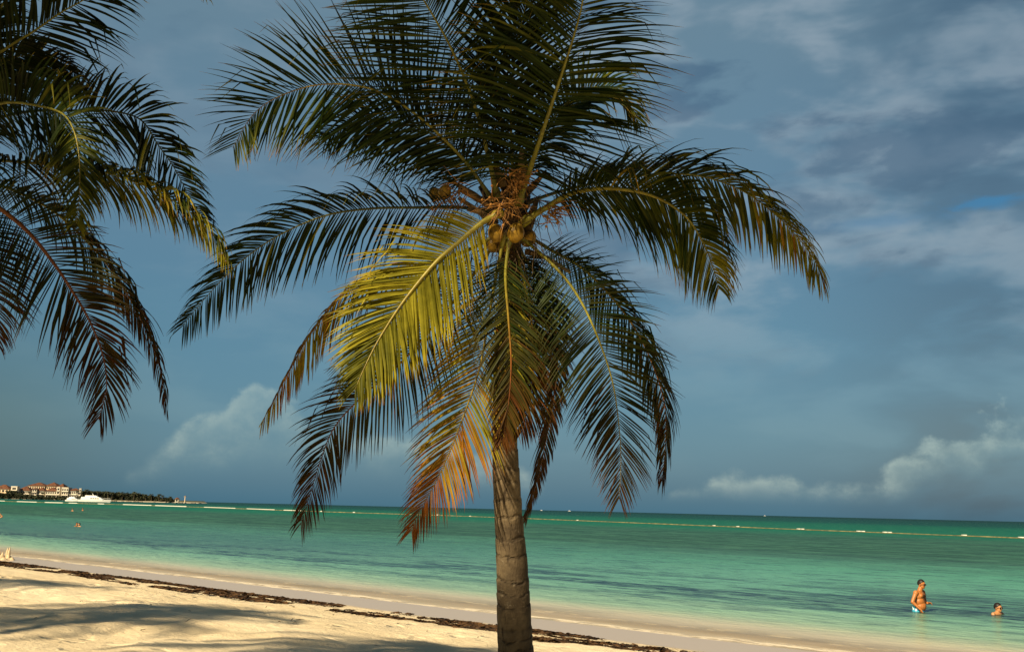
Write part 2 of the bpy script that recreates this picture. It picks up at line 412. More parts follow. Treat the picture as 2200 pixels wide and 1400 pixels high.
while cnt < 3600:
    q = rnd.uniform(-9, 42); s = rnd.uniform(-5.4, -2.3)
    c1 = -2.8 + .22*noise.noise((q*.25, 0, 0)); c2 = -4.35 + .35*noise.noise((q*.2, 3, 0)); c3 = -3.55 + .4*noise.noise((q*.4, 7, 0))
    dn = max(math.exp(-((s-c1)/.13)**2)*.8, math.exp(-((s-c2)/.2)**2)*(1.0 if q > 8 else .8), .45*math.exp(-((s-c3)/.16)**2))
    dn *= .015 + 1.5*max(0, .18+2.6*noise.noise((s*3.4, q*.38, 4)))
    if rnd.random() < dn**1.6:
        x, y = xy(s, q); weed_clump(x, y, sandz(s)+.012, .06, rnd.choice((5, 7, 10))); cnt += 1
for _ in range(70):
    q = rnd.uniform(-6, 32); s = rnd.uniform(-12, -4.6); x, y = xy(s, q)
    weed_clump(x, y, sandz(s)+.02, .03, rnd.choice((1, 1, 2, 6 if rnd.random() < .1 else 1)), .42)
for _ in range(26):          # straws of dry leaf
    q = rnd.uniform(-4, 26); s = rnd.uniform(-11, -4.8); x, y = xy(s, q); z = sandz(s)+.05; a = rnd.uniform(0, math.tau); d = Vector((math.cos(a), math.sin(a), 0)); L = rnd.uniform(.1, .3); b = len(vs)
    for k in range(5): c = Vector((x, y, z))+d*L*(k/4-.5)+Vector((0, 0, .015*math.sin(k*1.3))); n_ = Vector((-d.y, d.x, 0))*.009*(1-abs(k-2)/2.6); vs.extend((c+n_, c-n_))
    for k in range(4): fs.append((b+2*k, b+2*k+2, b+2*k+3, b+2*k+1))
tag(link('seaweed_wrack', mesh('seaweed_wrack', vs, fs), M_weed), 'dark brown seaweed stranded in a broken line along the wet sand', 'seaweed', kind='stuff')

# ------------------------------------------------------------------ palms
def leaf_mat(m):
    t = NT(m.node_tree); p = t.n['Principled BSDF']; out = t.n['Material Output']
    a = t.new('ShaderNodeAttribute', attribute_name='tint'); g = t.new('ShaderNodeNewGeometry')
    n = t.noise(g.outputs['Position'], 5.5, 4, .6)
    col = t.mix(t.smooth(n, .3, .7), t.mix(1.0, a.outputs[0], (.62, .62, .55), 'MULTIPLY'), t.mix(1.0, a.outputs[0], (1.2, 1.15, 1.1), 'MULTIPLY'))
    t.put(p.inputs['Base Color'], col); p.inputs['Roughness'].default_value = .5; p.inputs['Specular IOR Level'].default_value = .10
    tl = t.new('ShaderNodeBsdfTranslucent'); t.put(tl.inputs[0], col)
    mx = t.new('ShaderNodeMixShader'); mx.inputs[0].default_value = .10
    t.l.new(p.outputs[0], mx.inputs[1]); t.l.new(tl.outputs[0], mx.inputs[2]); t.l.new(mx.outputs[0], out.inputs[0])
M_leaf = bpy.data.materials.new('palm_leaf'); M_leaf.use_nodes = True; leaf_mat(M_leaf)
def rib_mat(t, p):
    a = t.new('ShaderNodeAttribute', attribute_name='tint'); g = t.new('ShaderNodeNewGeometry')
    n = t.noise(g.outputs['Position'], 22, 3, .6)
    t.put(p.inputs['Base Color'], t.mix(t.smooth(n, .35, .75), a.outputs[0], t.mix(1.0, a.outputs[0], (.55, .5, .45), 'MULTIPLY')))
    p.inputs['Roughness'].default_value = .45
M_rib = mat('palm_rib', rib_mat)
def trunk_mat(t, p):
    g = t.new('ShaderNodeNewGeometry'); pos = g.outputs['Position']; x, y, z = t.sep(pos)
    n = t.noise(pos, 5, 5, .65); fib = t.noise(t.comb(t.mul(x, 34), t.mul(y, 34), t.mul(z, 3.2)), 1.0, 4, .7)
    at_ = t.new('ShaderNodeAttribute', attribute_name='tint'); rl = t.sep(at_.outputs[0])[0]
    crack = t.smooth(t.noise(t.comb(t.mul(x, 16), t.mul(y, 16), t.mul(z, 1.1)), 1.0, 5, .75, .6), .60, .68)
    stain = t.smooth(t.noise(t.comb(x, y, t.mul(z, .5)), 4.5, 4, .6), .45, .65)
    col = t.mix(t.smooth(n, .3, .7), (.075, .055, .032), (.185, .138, .078))
    col = t.mix(t.mul(t.smooth(fib, .45, .7), .5), col, (.10, .07, .042))
    col = t.mix(t.mul(stain, .55), col, (.045, .032, .02))
    col = t.mix(t.mul(rl, t.smooth(n, .35, .6, 1.0, .5)), col, (.018, .013, .008))
    col = t.mix(t.mul(t.smooth(t.noise(pos, 13, 4, .7), .60, .72), .5), col, (.30, .25, .17))
    col = t.mix(t.mul(crack, .7), col, (.03, .02, .013))
    t.put(p.inputs['Base Color'], col); p.inputs['Roughness'].default_value = .85; p.inputs['Specular IOR Level'].default_value = .15
    hh = t.add(t.mul(t.add(rl, crack), -.6), t.add(t.mul(fib, .5), t.mul(t.noise(pos, 40, 3, .6), .35)))
    t.put(p.inputs['Normal'], t.bump(hh, 1.0, .016))
M_trunk = mat('palm_trunk', trunk_mat)
M_coco = plain('coconut_skin', (.26, .15, .014), .45, .6, 16)
M_stalk = plain('flower_stalk', (.28, .13, .03), .7, .5, 14)
M_sheath = plain('leaf_sheath', (.07, .042, .018), .85, .6, 24)
M_stub = plain('leaf_stub', (.19, .12, .05), .75, .5, 18)

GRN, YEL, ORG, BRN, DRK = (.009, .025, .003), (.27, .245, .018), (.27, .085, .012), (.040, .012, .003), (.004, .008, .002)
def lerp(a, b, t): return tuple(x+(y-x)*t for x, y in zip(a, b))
def tone(v):           # negative painted shade .. 0 deep green .. 1 yellow green .. 2 orange .. 3 dead brown
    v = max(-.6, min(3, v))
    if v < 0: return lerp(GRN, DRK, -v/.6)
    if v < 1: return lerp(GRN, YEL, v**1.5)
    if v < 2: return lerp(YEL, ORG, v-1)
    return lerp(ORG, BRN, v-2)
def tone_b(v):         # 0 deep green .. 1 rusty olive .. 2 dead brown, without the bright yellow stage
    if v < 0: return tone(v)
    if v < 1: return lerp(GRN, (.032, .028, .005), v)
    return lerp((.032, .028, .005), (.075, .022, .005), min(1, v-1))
def spline(P, n):
    P = [Vector(p) for p in P]; P = [P[0]*2-P[1]] + P + [P[-1]*2-P[-2]]; out = []
    for i in range(1, len(P)-2):
        a, b, c, d = P[i-1:i+3]
        for k in range(20):
            t = k/20; out.append(.5*((2*b)+(c-a)*t+(2*a-5*b+4*c-d)*t*t+(3*b-a-3*c+d)*t**3))
    out.append(P[-2])
    L = [0]
    for a, b in zip(out, out[1:]): L.append(L[-1]+(b-a).length)
    res = []; j = 0
    for i in range(n+1):
        l = L[-1]*i/n
        while j < len(L)-2 and L[j+1] < l: j += 1
        t = (l-L[j])/max(1e-9, L[j+1]-L[j]); res.append(out[j].lerp(out[j+1], min(1, t)))
    return res, L[-1]
def frond(parent, pix, d0, d1, seed, n=78, L=.62, th=(20, 20), al=(72, 28), droop=.35, age_shade=(0, .5), bare=.10, lk=(1, 1), wd=.020, rib=.018, dbow=0.0, rcol=None, kink=.2, label=None, pal='o', tipage=.5, dih=.15, wild=1.0):
    """one feather leaf: pix = course of its rib, at depths d0..d1; th = roll of the blade out of the picture plane"""
    rg = random.Random(seed); m = len(pix); n = int(n*1.4)
    ctrl = [at(px, py, d0+(d1-d0)*i/(m-1)+dbow*math.sin(math.pi*i/(m-1))) for i, (px, py) in enumerate(pix)]
    pts, tot = spline(ctrl, 60)
    N = len(pts)-1
    def P(u):
        x = u*N; i = min(N-1, int(x)); return pts[i].lerp(pts[i+1], x-i)
    def T(u): return (P(min(1, u+.02))-P(max(0, u-.02))).normalized()
    # rib
    rm = MB(); rr = [rib*(1.0-.93*(i/N)**.7)*(1.5 if i < 3 else 1) for i in range(N+1)]
    rm.tube(pts, rr, 7)
    rc = rcol if rcol is not None else (max(.75, age_shade[0]+.7), age_shade[1]+.9)
    cols = []
    for i in range(N+1): cols += [tone(rc[0]+(rc[1]-rc[0])*i/N)]*7
    vs, fs, cs = [], [], []
    for sgn in (1, -1):
        side_l = lk[0] if sgn > 0 else lk[1]
        clump = 0.0; patch = 0.0
        for k in range(n):
            u0 = (k+rg.uniform(-.3, .3))/n; u = bare+(1-bare)*max(0, min(1, u0))
            if rg.random() < .03*wild: continue
            p = P(u); t = T(u); v = (p-CAM).normalized()
            A = t.cross(v).normalized(); A = -A; B = t.cross(A).normalized()
            if B.dot(v) > 0: B = -B                      # B looks at the camera
            a = R(th[0]+(th[1]-th[0])*u)
            Sd = A*math.cos(a)+B*math.sin(a); Nn = (B*math.cos(a)-A*math.sin(a))
            Sd = Sd*sgn
            prof = (.50+.50*min(1, u0/.22)) * (1-.72*max(0, (u0-.42)/.58)**1.4)
            if k % rg.choice((5, 7, 9)) == 0: clump = rg.uniform(-1, 1); patch = rg.gauss(0, .22 if age_shade[1] > .7 and seed != 17 else .09)
            ln = L*side_l*prof*rg.uniform(.86, 1.08)
            alp = R(al[0]+(al[1]-al[0])*u0 + clump*6*wild + rg.gauss(0, 2.8*wild) + (rg.uniform(-22, 22) if rg.random() < .05*wild else 0))
            d = (Sd*math.sin(alp)+t*math.cos(alp)+Nn*(dih+rg.gauss(0, .07*wild)+clump*.05)).normalized()
            seg = 7; q = Vector(p); kk = rg.random() < kink; kat = rg.randint(3, 5); dr = droop*rg.uniform(.6, 1.4)*(1+clump*.2)
            tw = rg.uniform(-.5, .5)+(.5 if sgn > 0 else -.5)*.5
            w0 = wd*(.80 if seed < 40 else .68)*(.72+.4*math.sin(math.pi*min(1, u0*1.1)))*rg.uniform(.85, 1.1)
            ag = age_shade[0]+(age_shade[1]-age_shade[0])*u0+rg.gauss(0, .16 if seed != 17 else .09)+patch+(1.1 if rg.random() < (.035 if age_shade[1] > .9 and seed != 17 else .006) else 0)  # leaf age plus painted light: darker on shaded fronds, brighter on sunlit ones
            b = len(vs)
            for j in range(seg+1):
                f = j/seg
                W = (t-d*t.dot(d)); W = (W.normalized() if W.length > .05 else Nn.cross(d).normalized())
                W = Quaternion(d, tw+f*.25) @ W
                nn = d.cross(W)
                ww = w0*(.45+.55*min(1, f/.22))*(1-max(0, (f-.35)/.65)**1.7)
                if f == 1: ww = .0012
                c = (tone if pal == 'o' else tone_b)(ag+tipage*max(0, f-.55)*2+(1.2 if f == 1 else 0))
                vs.extend((q-W*ww*.5+nn*ww*.22, q, q+W*ww*.5+nn*ww*.22)); cs.extend((c, lerp(c, YEL, .05), c))
                if j < seg:
                    q = q+d*(ln/seg)
                    g = dr*(.25+1.2*f)*.42
                    if kk and j == kat: g += rg.uniform(.8, 2.2)
                    d = (d+Vector((0, 0, -1))*g+Vector((rg.gauss(0, .02), rg.gauss(0, .02), 0))*wild).normalized()
            for j in range(seg):
                for e in (0, 1): fs.append((b+3*j+e, b+3*j+3+e, b+3*j+4+e, b+3*j+1+e))
    o = link('frond', mesh('frond', vs, fs, True, cs), M_leaf, parent)
    if label: o['label'] = label
    link('midrib', mesh('midrib', rm.v, rm.f, True, cols), M_rib, o)
    return o
def trunk(parent, pts, rad, seed):
    """pts bottom to top; leaf scars as real steps in the surface"""
    P, tot = spline(pts, 420); rg = random.Random(seed); n = 40; vs = []; m = len(P)
    z = 0; scars = []
    while z < 1.05: scars.append(z); z += rg.uniform(.018, .046)
    si = 0; cs = []
    for i, p in enumerate(P):
        u = i/(m-1); x = u*(len(rad)-1); k = min(len(rad)-2, int(x)); r = rad[k]+(rad[k+1]-rad[k])*(x-k)
        while si < len(scars)-2 and scars[si+1] < u: si += 1
        t = (P[min(i+1, m-1)]-P[max(0, i-1)]).normalized(); a = t.cross(Vector((0, 1, 0))).normalized(); c = t.cross(a)
        for j in range(n):
            an = math.tau*j/n; wob = noise.noise((math.cos(an)*1.3, math.sin(an)*1.3, u*9+seed))
            uu = u+wob*.007+.004*noise.noise((math.cos(an)*4, math.sin(an)*4, scars[si]*50)); ph = (uu-scars[si])/(scars[si+1]-scars[si]); e_ = max(0, 1-min(abs(ph), abs(1-ph))/.13)*max(0, .75+noise.noise((math.cos(an)*2, math.sin(an)*2, scars[si]*30)))
            cs.append((min(1, e_),)*3); rr = r*(1+.035*wob+.022*noise.noise((scars[si]*40, 0, seed))+.034*(max(0, min(1, ph))-.5)-.02*e_+.03*noise.noise((math.cos(an)*3, math.sin(an)*3, u*40)))
            vs.append(p+a*rr*math.cos(an)+c*rr*math.sin(an))
    fs = [(i*n+j, i*n+(j+1) % n, (i+1)*n+(j+1) % n, (i+1)*n+j) for i in range(m-1) for j in range(n)]
    fs.append(tuple((m-1)*n+j for j in range(n)))
    return link('trunk', mesh('trunk', vs, fs, True, cs), M_trunk, parent)

# --- the main palm
D = 9.0
base = at(1124, 1545, D); base.z = sandz(sq(base.x, base.y)[0])-.12
palm = empty('palm_tree', (base.x, base.y, base.z), 'coconut palm in the middle with whole crown of drooping green and orange fronds', 'palm tree', 'coconut palms on the beach')
trunk(palm, [base, at(1109, 1400, D), at(1100, 1223, D), at(1093.5, 1125, D), at(1087, 1007, D), at(1084, 900, D), at(1086, 760, D), at(1094, 620, D), at(1098, 500, D), at(1100, 430, D)],
      [.20, .155, .146, .136, .120, .112, .102, .094, .088, .095, .06], 3)
FR = [
 # behind first
 dict(pix=[(1105, 430), (1100, 330), (1098, 220), (1110, 100), (1140, -20), (1185, -120)], d0=9.0, d1=8.2, seed=21, L=.78, th=(10, -15), age_shade=(-.6, -.2), al=(56, 30), wd=.026, n=82, droop=.10),
 dict(pix=[(1070, 430), (1040, 300), (1012, 205), (972, 110), (925, 25), (868, -60), (800, -130)], d0=8.9, d1=7.5, seed=2, L=1.02, th=(0, 5), age_shade=(-.4, .1), al=(84, 40), wd=.024, droop=.05, n=84, rcol=(.75, .9), rib=.026, dih=.05),
 dict(pix=[(1112, 440), (1140, 360), (1165, 285), (1200, 180), (1232, 80), (1252, 0), (1262, -120)], d0=8.8, d1=7.2, seed=3, L=1.0, th=(-5, 0), age_shade=(-.3, .15), al=(86, 40), wd=.030, droop=.30, n=80, rcol=(.75, .8), rib=.030, kink=.2, lk=(1.0, 1.0)),
 dict(pix=[(1112, 420), (1150, 330), (1200, 240), (1265, 190), (1330, 200), (1370, 260)], d0=8.9, d1=9.3, seed=4, wild=1.2, L=.62, th=(35, 50), age_shade=(-.2, .15), al=(70, 35), droop=.7, n=70, wd=.026, kink=.15),
 dict(pix=[(1060, 430), (1000, 350), (930, 290), (850, 262), (770, 262), (700, 300)], d0=9.1, d1=8.5, seed=5, L=.72, th=(-25, -35), age_shade=(-.6, -.1), al=(66, 34), droop=.5, n=74),
 dict(pix=[(1065, 440), (1010, 360), (955, 300), (880, 236), (800, 192), (700, 181), (610, 203), (545, 245), (500, 318)], d0=8.9, d1=7.7, seed=6, L=.84, th=(8, -22), age_shade=(-.35, .25), al=(66, 30), droop=.12, n=88, wd=.022, rcol=(.5, 1.8), lk=(1.0, 1.0), dih=.1),
 dict(pix=[(1060, 455), (980, 445), (900, 446), (800, 448), (700, 463), (600, 505), (520, 560), (450, 630), (390, 703)], d0=8.9, d1=8.4, seed=7, L=.66, th=(52, 18), age_shade=(-.6, .0), al=(70, 30), droop=.62, n=84, wd=.022, rcol=(.2, .9), kink=.1),
 dict(pix=[(1120, 440), (1190, 415), (1270, 395), (1370, 378), (1480, 375), (1570, 398), (1640, 440), (1705, 500), (1750, 560), (1768, 606)], d0=9.1, d1=9.2, seed=8, L=.74, th=(-38, -60), age_shade=(-.6, 1.1), al=(70, 26), droop=.75, n=80, wd=.034, rcol=(.2, .9), kink=.15, wild=1.3),  # dark base and yellow tip: shade and sunlight painted into the tone
 dict(pix=[(1120, 480), (1170, 448), (1230, 415), (1310, 405), (1400, 420), (1470, 462), (1510, 520), (1532, 575), (1545, 622)], d0=8.8, d1=8.0, seed=9, wild=.65, L=.72, th=(-40, -15), age_shade=(-.2, .75), al=(62, 30), droop=.62, n=82, wd=.024, rcol=(1.0, 1.2), rib=.030, bare=.2),
 dict(pix=[(1125, 500), (1180, 535), (1250, 575), (1316, 640), (1368, 712), (1405, 790), (1428, 870), (1430, 950), (1422, 1035)], d0=9.1, d1=9.0, seed=11, wild=.8, L=.58, th=(-50, -62), age_shade=(-.5, 1.6), al=(64, 24), droop=.7, n=78, wd=.028, lk=(.9, 1.0), rcol=(.6, 2.6), pal='b'),
 dict(pix=[(1115, 505), (1150, 535), (1208, 590), (1254, 658), (1294, 750), (1318, 830), (1330, 918), (1334, 990), (1330, 1072)], d0=8.9, d1=8.2, seed=10, wild=.7, L=.66, th=(8, 25), age_shade=(-.3, 1.5), al=(84, 28), droop=.25, n=86, wd=.019, rcol=(.8, 1.3), dih=.02, pal='b'),
 dict(pix=[(1105, 520), (1150, 590), (1185, 670), (1198, 760), (1190, 850), (1176, 930), (1154, 1030), (1127, 1118)], d0=9.25, d1=9.5, seed=12, L=.48, th=(65, 50), age_shade=(.0, 2), al=(60, 24), droop=.5, n=74, wd=.024, rcol=(1, 2.8), lk=(1, .6), pal='b'),
 dict(pix=[(1105, 520), (1130, 590), (1142, 680), (1136, 780), (1118, 860)], d0=9.3, d1=9.6, seed=13, L=.55, th=(20, 30), age_shade=(.2, 2), al=(70, 30), droop=.5, n=64, pal='b'),
 dict(pix=[(1100, 510), (1122, 590), (1140, 680), (1146, 770), (1138, 860), (1120, 930)], d0=8.9, d1=8.75, seed=18, L=.56, th=(5, 15), age_shade=(-.1, 2), al=(66, 28), droop=.45, n=76, wd=.022, rcol=(.5, 2.9), pal='b'),
 dict(pix=[(1095, 510), (1086, 590), (1092, 680), (1098, 780), (1092, 870), (1078, 950)], d0=8.65, d1=8.5, seed=19, L=.50, th=(0, 12), age_shade=(-.2, 2), al=(66, 28), droop=.45, n=72, wd=.018, rcol=(.5, 2.9), pal='b'),
 dict(pix=[(1075, 500), (1000, 540), (900, 570), (800, 590), (730, 640), (672, 710), (622, 795), (588, 860), (563, 905)], d0=8.8, d1=8.2, seed=14, L=.50, th=(58, 62), age_shade=(.3, 1.7), al=(60, 24), droop=.75, n=80, wd=.022, rcol=(.8, 2.2), lk=(.55, 1)),
 dict(pix=[(1070, 510), (1010, 600), (940, 690), (860, 780), (780, 850), (720, 915), (688, 990), (664, 1070), (645, 1128)], d0=8.9, d1=8.3, seed=15, wild=.65, L=.62, th=(14, 26), age_shade=(.2, 1.8), al=(72, 26), droop=.40, n=84, wd=.019, rcol=(1, 2.8), pal='b'),
 dict(pix=[(1085, 500), (1070, 570), (1054, 658), (1045, 714), (1027, 802), (990, 909), (948, 1011), (903, 1095), (883, 1141)], d0=8.68, d1=8.62, seed=16, wild=.65, L=.66, th=(0, 12), age_shade=(.5, 2.3), al=(66, 24), droop=.28, n=88, wd=.019, rcol=(1.0, 1.6), lk=(.95, 1)),
 dict(pix=[(1078, 455), (1034, 480), (980, 525), (932, 568), (865, 650), (815, 727), (785, 785), (762, 838)], d0=8.6, d1=8.15, seed=17, wild=.65, L=.76, th=(0, -6), age_shade=(1.0, .4), al=(64, 22), droop=.25, n=92, wd=.026, rcol=(1.05, 1.3), rib=.028, lk=(.92, .95), dih=.02, label='sunlit yellow green frond hanging towards the viewer'),  # sunlit upper part and shaded lower half painted into the tone
]
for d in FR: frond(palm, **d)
# crown heart: sheaths, stubs, fruit, flower stalks
rg = random.Random(77)
hb = MB()
for k in range(16):
    a = rg.uniform(0, math.tau); c = at(1098+rg.uniform(-26, 26), rg.uniform(395, 545), D)
    e = c+Vector((math.cos(a)*.20, math.sin(a)*.20, rg.uniform(.05, .28))); hb.tube([c, c.lerp(e, .5)+Vector((0, 0, -.02)), e], [.075, .055, .02], 8, squash=.5)
hb.build('leaf_sheath', M_sheath, palm, True)
fb = MB()          # brown fibre hanging between the leaf bases
for k in range(260):
    c = at(1098+rg.gauss(0, 38), rg.uniform(400, 560), 8.9+rg.uniform(-.22, .1)); v = Vector((rg.gauss(0, .7), rg.gauss(-.2, .4), rg.gauss(-.4, .6))).normalized(); pp = [c]
    for j in range(4): v = (v+Vector((rg.gauss(0, .3), rg.gauss(0, .3), -.28))).normalized(); c = c+v*rg.uniform(.04, .09); pp.append(c)
    fb.tube(pp, [.004, .0035, .003, .002, .001], 3, False)
fb.build('leaf_fibre', M_sheath, palm, True)
for (x0, y0, x1, y1, dd) in ((1075, 500, 985, 425, 8.75), (1085, 470, 950, 378, 8.9), (1120, 400, 1122, 320, 8.8), (1080, 400, 1058, 352, 8.8), (1130, 540, 1225, 585, 8.85), (1100, 540, 1115, 640, 8.85), (1065, 480, 1005, 450, 8.75)):
    a, b = at(x0, y0, dd+.1), at(x1, y1, dd); mb = MB()
    mb.tube([a, a.lerp(b, .5)+Vector((0, 0, .03)), b], [.05, .034, .024], 8, squash=.55); mb.build('leaf_stub', M_stub, palm, True)
def coco(px, py, d, r, tilt):
    m = MB(); Q = Matrix.Rotation(tilt, 3, 'Y')
    b0 = 0; m.ell((0, 0, 0), (1, 1, 1), None, 18, 12)
    c = at(px, py, d); r = r*.86
    for i, v in enumerate(m.v):
        an = math.atan2(v.y, v.x); z = v.z
        k = 1+.05*math.cos(3*an)*(1-z*z); v2 = Vector((v.x*r*k*(1-.12*z), v.y*r*k*(1-.12*z), z*r*1.22-(.08*r if z < -.8 else 0)))
        m.v[i] = c+Q @ v2
    m.build('coconut', M_coco, palm, True)
for a in ((1108, 499, 8.62, .078, .2), (1064, 500, 8.66, .074, -.3), (1085, 522, 8.75, .07, .5), (955, 412, 8.72, .062, .4), (934, 416, 8.8, .058, -.5), (1136, 512, 8.9, .07, .6), (1060, 524, 8.8, .066, .1), (1120, 352, 8.95, .066, .3)): coco(*a)
for (px, py, d, dirx, sp, nn) in ((1105, 385, 8.6, .8, .20, 46), (1180, 455, 8.7, 1.2, .22, 38), (985, 415, 8.7, -.6, .20, 34), (1085, 440, 8.55, -.2, .24, 40)):
    m = MB(); c = at(px, py, d)
    m.tube([at(1100, 470, 8.9), c+Vector((0, 0, .03)), c], [.02, .014, .01], 6)
    for k in range(nn):
        v = Vector((dirx+rg.gauss(0, .8), rg.gauss(-.2, .5), rg.gauss(-.25, .6))).normalized(); L = sp*rg.uniform(.5, 1.3)
        q = c+Vector((rg.gauss(0, .04), rg.gauss(0, .04), rg.gauss(0, .05))); pp = [q]
        for j in range(4):
            v = (v+Vector((rg.gauss(0, .25), rg.gauss(0, .25), -.14+rg.gauss(0, .2)))).normalized(); q = q+v*L/4; pp.append(q)
        m.tube(pp, [.0048, .004, .0032, .0024, .0015], 4)
        if rg.random() < .4: m.ell(pp[rg.randint(1, 3)], .012, None, 6, 4)
    m.build('flower_stalk', M_stalk, palm, True)

# --- the palm at the left edge
DL = 8.0
lb = Vector((-4.9, 7.6, 0)); lb.z = sandz(sq(lb.x, lb.y)[0])-.1
lp = empty('palm_tree', tuple(lb), 'coconut palm cut off by the left edge with only its right hand fronds showing', 'palm tree', 'coconut palms on the beach')
LC = at(-130, 330, DL)
trunk(lp, [lb, lb+Vector((.05, 0, 1.5)), LC+Vector((-.15, 0, -1.6)), LC+Vector((0, 0, .1))], [.2, .15, .13, .11, .08], 11)
FL = [
 dict(pix=[(-130, 300), (-80, 190), (-50, 90), (-20, 0), (0, -80)], d0=8.2, d1=8.3, seed=41, L=.5, th=(10, 15), age_shade=(-.6, -.2), droop=.6, n=66, wd=.026),
 dict(pix=[(-130, 300), (-60, 160), (20, 100), (75, 66), (130, 28), (185, -3), (270, -60)], d0=7.9, d1=7.6, seed=42, L=.72, th=(-10, -5), age_shade=(-.5, -.1), al=(62, 34), droop=.30, n=60, wd=.032, kink=.25, rib=.022, wild=1.5),
 dict(pix=[(-130, 320), (-70, 200), (0, 140), (60, 118), (120, 125), (165, 160)], d0=8.2, d1=8.2, seed=43, L=.50, th=(-20, -30), age_shade=(-.6, -.2), al=(64, 34), droop=.55, n=60, wd=.028, kink=.15, wild=1.4),
 dict(pix=[(-130, 330), (-30, 265), (60, 240), (150, 238), (230, 238), (300, 256), (340, 312), (375, 362), (410, 428), (440, 470)], d0=8.1, d1=7.7, seed=44, L=.60, th=(-22, -5), age_shade=(-.6, -.3), al=(62, 28), droop=.42, n=80, wd=.028, rcol=(-.2, .6), kink=.2, wild=1.2),
 dict(pix=[(-130, 360), (-30, 345), (70, 350), (160, 360), (228, 371), (286, 389), (343, 414), (400, 450), (450, 495), (488, 560)], d0=8.0, d1=7.4, seed=45, L=.66, th=(-60, -45), age_shade=(-.5, .9), al=(60, 24), droop=.8, n=84, wd=.034, rcol=(.3, 1.0), lk=(.7, 1), wild=1.2),
 dict(pix=[(-130, 320), (-60, 250), (10, 221), (85, 228), (136, 246), (160, 285), (170, 340), (171, 410), (164, 480)], d0=7.8, d1=6.9, seed=46, L=.50, th=(-15, 10), age_shade=(-.4, .5), al=(70, 30), droop=.45, n=84, wd=.030, rcol=(.4, 1.4)),
 dict(pix=[(-130, 370), (-60, 385), (20, 405), (100, 444), (157, 489), (221, 557), (271, 628), (314, 710), (343, 789), (357, 872)], d0=8.1, d1=8.0, seed=48, L=.56, th=(-52, -62), age_shade=(-.5, 1.8), al=(60, 22), droop=.75, n=84, wd=.030, rcol=(.1, 2.6), lk=(.6, 1), pal='b'),
 dict(pix=[(-130, 380), (-60, 410), (0, 448), (60, 498), (115, 565), (157, 628), (193, 690), (220, 760), (229, 830), (212, 902)], d0=7.8, d1=7.2, seed=49, L=.62, th=(-4, -12), age_shade=(.0, 1.8), al=(70, 24), droop=.35, n=92, wd=.024, rcol=(1.8, 2.4), rib=.026, pal='b'),
 dict(pix=[(-130, 400), (-70, 470), (-30, 560), (-10, 650), (-8, 740)], d0=7.9, d1=7.6, seed=50, L=.5, th=(0, 0), age_shade=(.2, 2), droop=.4, n=60, pal='b'),
 dict(pix=[(-130, 300), (0, 20), (120, -110), (260, -130), (370, -85), (440, -8)], d0=8.2, d1=8.2, seed=51, L=.5, th=(50, 50), age_shade=(-.2, 1.0), al=(50, 18), droop=.5, n=60),
]
for d in FL: frond(lp, **d)

# --- palms out of the frame that throw the shade seen on the sand and the trunk
def generic_palm(x, y, hgt, label, nf, Lf, seed, lean=(0, 0)):
    rg = random.Random(seed); z0 = sandz(sq(x, y)[0])-.1
    t = empty('palm_tree', (x, y, z0), label, 'palm tree', 'coconut palms on the beach')
    top = Vector((x+lean[0], y+lean[1], z0+hgt))
    trunk(t, [(x, y, z0), (x+lean[0]*.3, y+lean[1]*.3, z0+hgt*.4), top], [.2, .15, .12, .1], seed)
    for k in range(nf):
        a = math.tau*k/nf+rg.uniform(-.2, .2); up = rg.choice((.1, .5, 1.0)); d = Vector((math.cos(a), math.sin(a), 0)); p = Vector(top); pts = [Vector(p)]; v = (d+Vector((0, 0, up))).normalized()
        for j in range(8):
            p = p+v*Lf/8; pts.append(Vector(p)); v = (v+Vector((0, 0, -.17-.03*j))).normalized()
        rm = MB().tube(pts, [.024*(1-.1*i) for i in range(9)], 5)
        vs, fs, cs = [], [], []
        for sgn in (1, -1):
            for i in range(56):
                u = .1+.9*i/56; xx = u*8; j = min(7, int(xx)); q = pts[j].lerp(pts[j+1], xx-j); tt = (pts[j+1]-pts[j]).normalized()
                S_ = tt.cross(Vector((0, 0, 1))).normalized()*sgn; dd = (S_*.9+tt*.5+Vector((0, 0, rg.uniform(-.3, .1)))).normalized(); ln = .65*(1-.6*u*u); b = len(vs)
                for e in range(4):
                    ww = .028*(1-e/3.2); W = (tt-dd*tt.dot(dd)).normalized()
                    vs.extend((q-W*ww*.5, q+W*ww*.5)); cs.extend([tone(rg.uniform(-.2, .5))]*2); q = q+dd*ln/3; dd = (dd+Vector((0, 0, -.25))).normalized()
                for e in range(3): fs.append((b+2*e, b+2*e+2, b+2*e+3, b+2*e+1))
        o = link('frond', mesh('frond', vs, fs, True, cs), M_leaf, t); link('midrib', mesh('midrib', rm.v, rm.f, True, [tone(.8)]*len(rm.v)), M_rib, o)
    return t
def shade_palm(target, dist, foot, label, nf, Lf, seed):
    """a tall palm whose crown stands between the sun and the target point"""
    c = target-travel*dist; z0 = sandz(sq(*foot)[0])-.1
    return generic_palm(foot[0], foot[1], c.z-z0, label, nf, Lf, seed, (c.x-foot[0], c.y-foot[1]))
shade_palm(ground(120, 1335, .7), 9, (-12.5, 3.5), 'coconut palm just outside the left edge whose shade lies on the sand', 26, 3.2, 101)
shade_palm(ground(40, 1262, .5), 10, (-17, 4), 'coconut palm farther left along the beach whose shade reaches the seaweed', 22, 2.9, 111)
shade_palm(ground(400, 1318, .6), 10, (-9.9, -2.5), 'lean coconut palm behind the viewer whose shade lies in the middle of the sand', 26, 2.7, 106)
shade_palm(ground(830, 1392, .7), 10, (-6.3, -3.4), 'leaning coconut palm behind the viewer whose shade lies on the near sand', 26, 2.7, 107)
SU = Vector((math.cos(SUN_AZ), -math.sin(SUN_AZ), 0)); SV = travel.cross(SU); SV = SV if SV.z > 0 else -SV
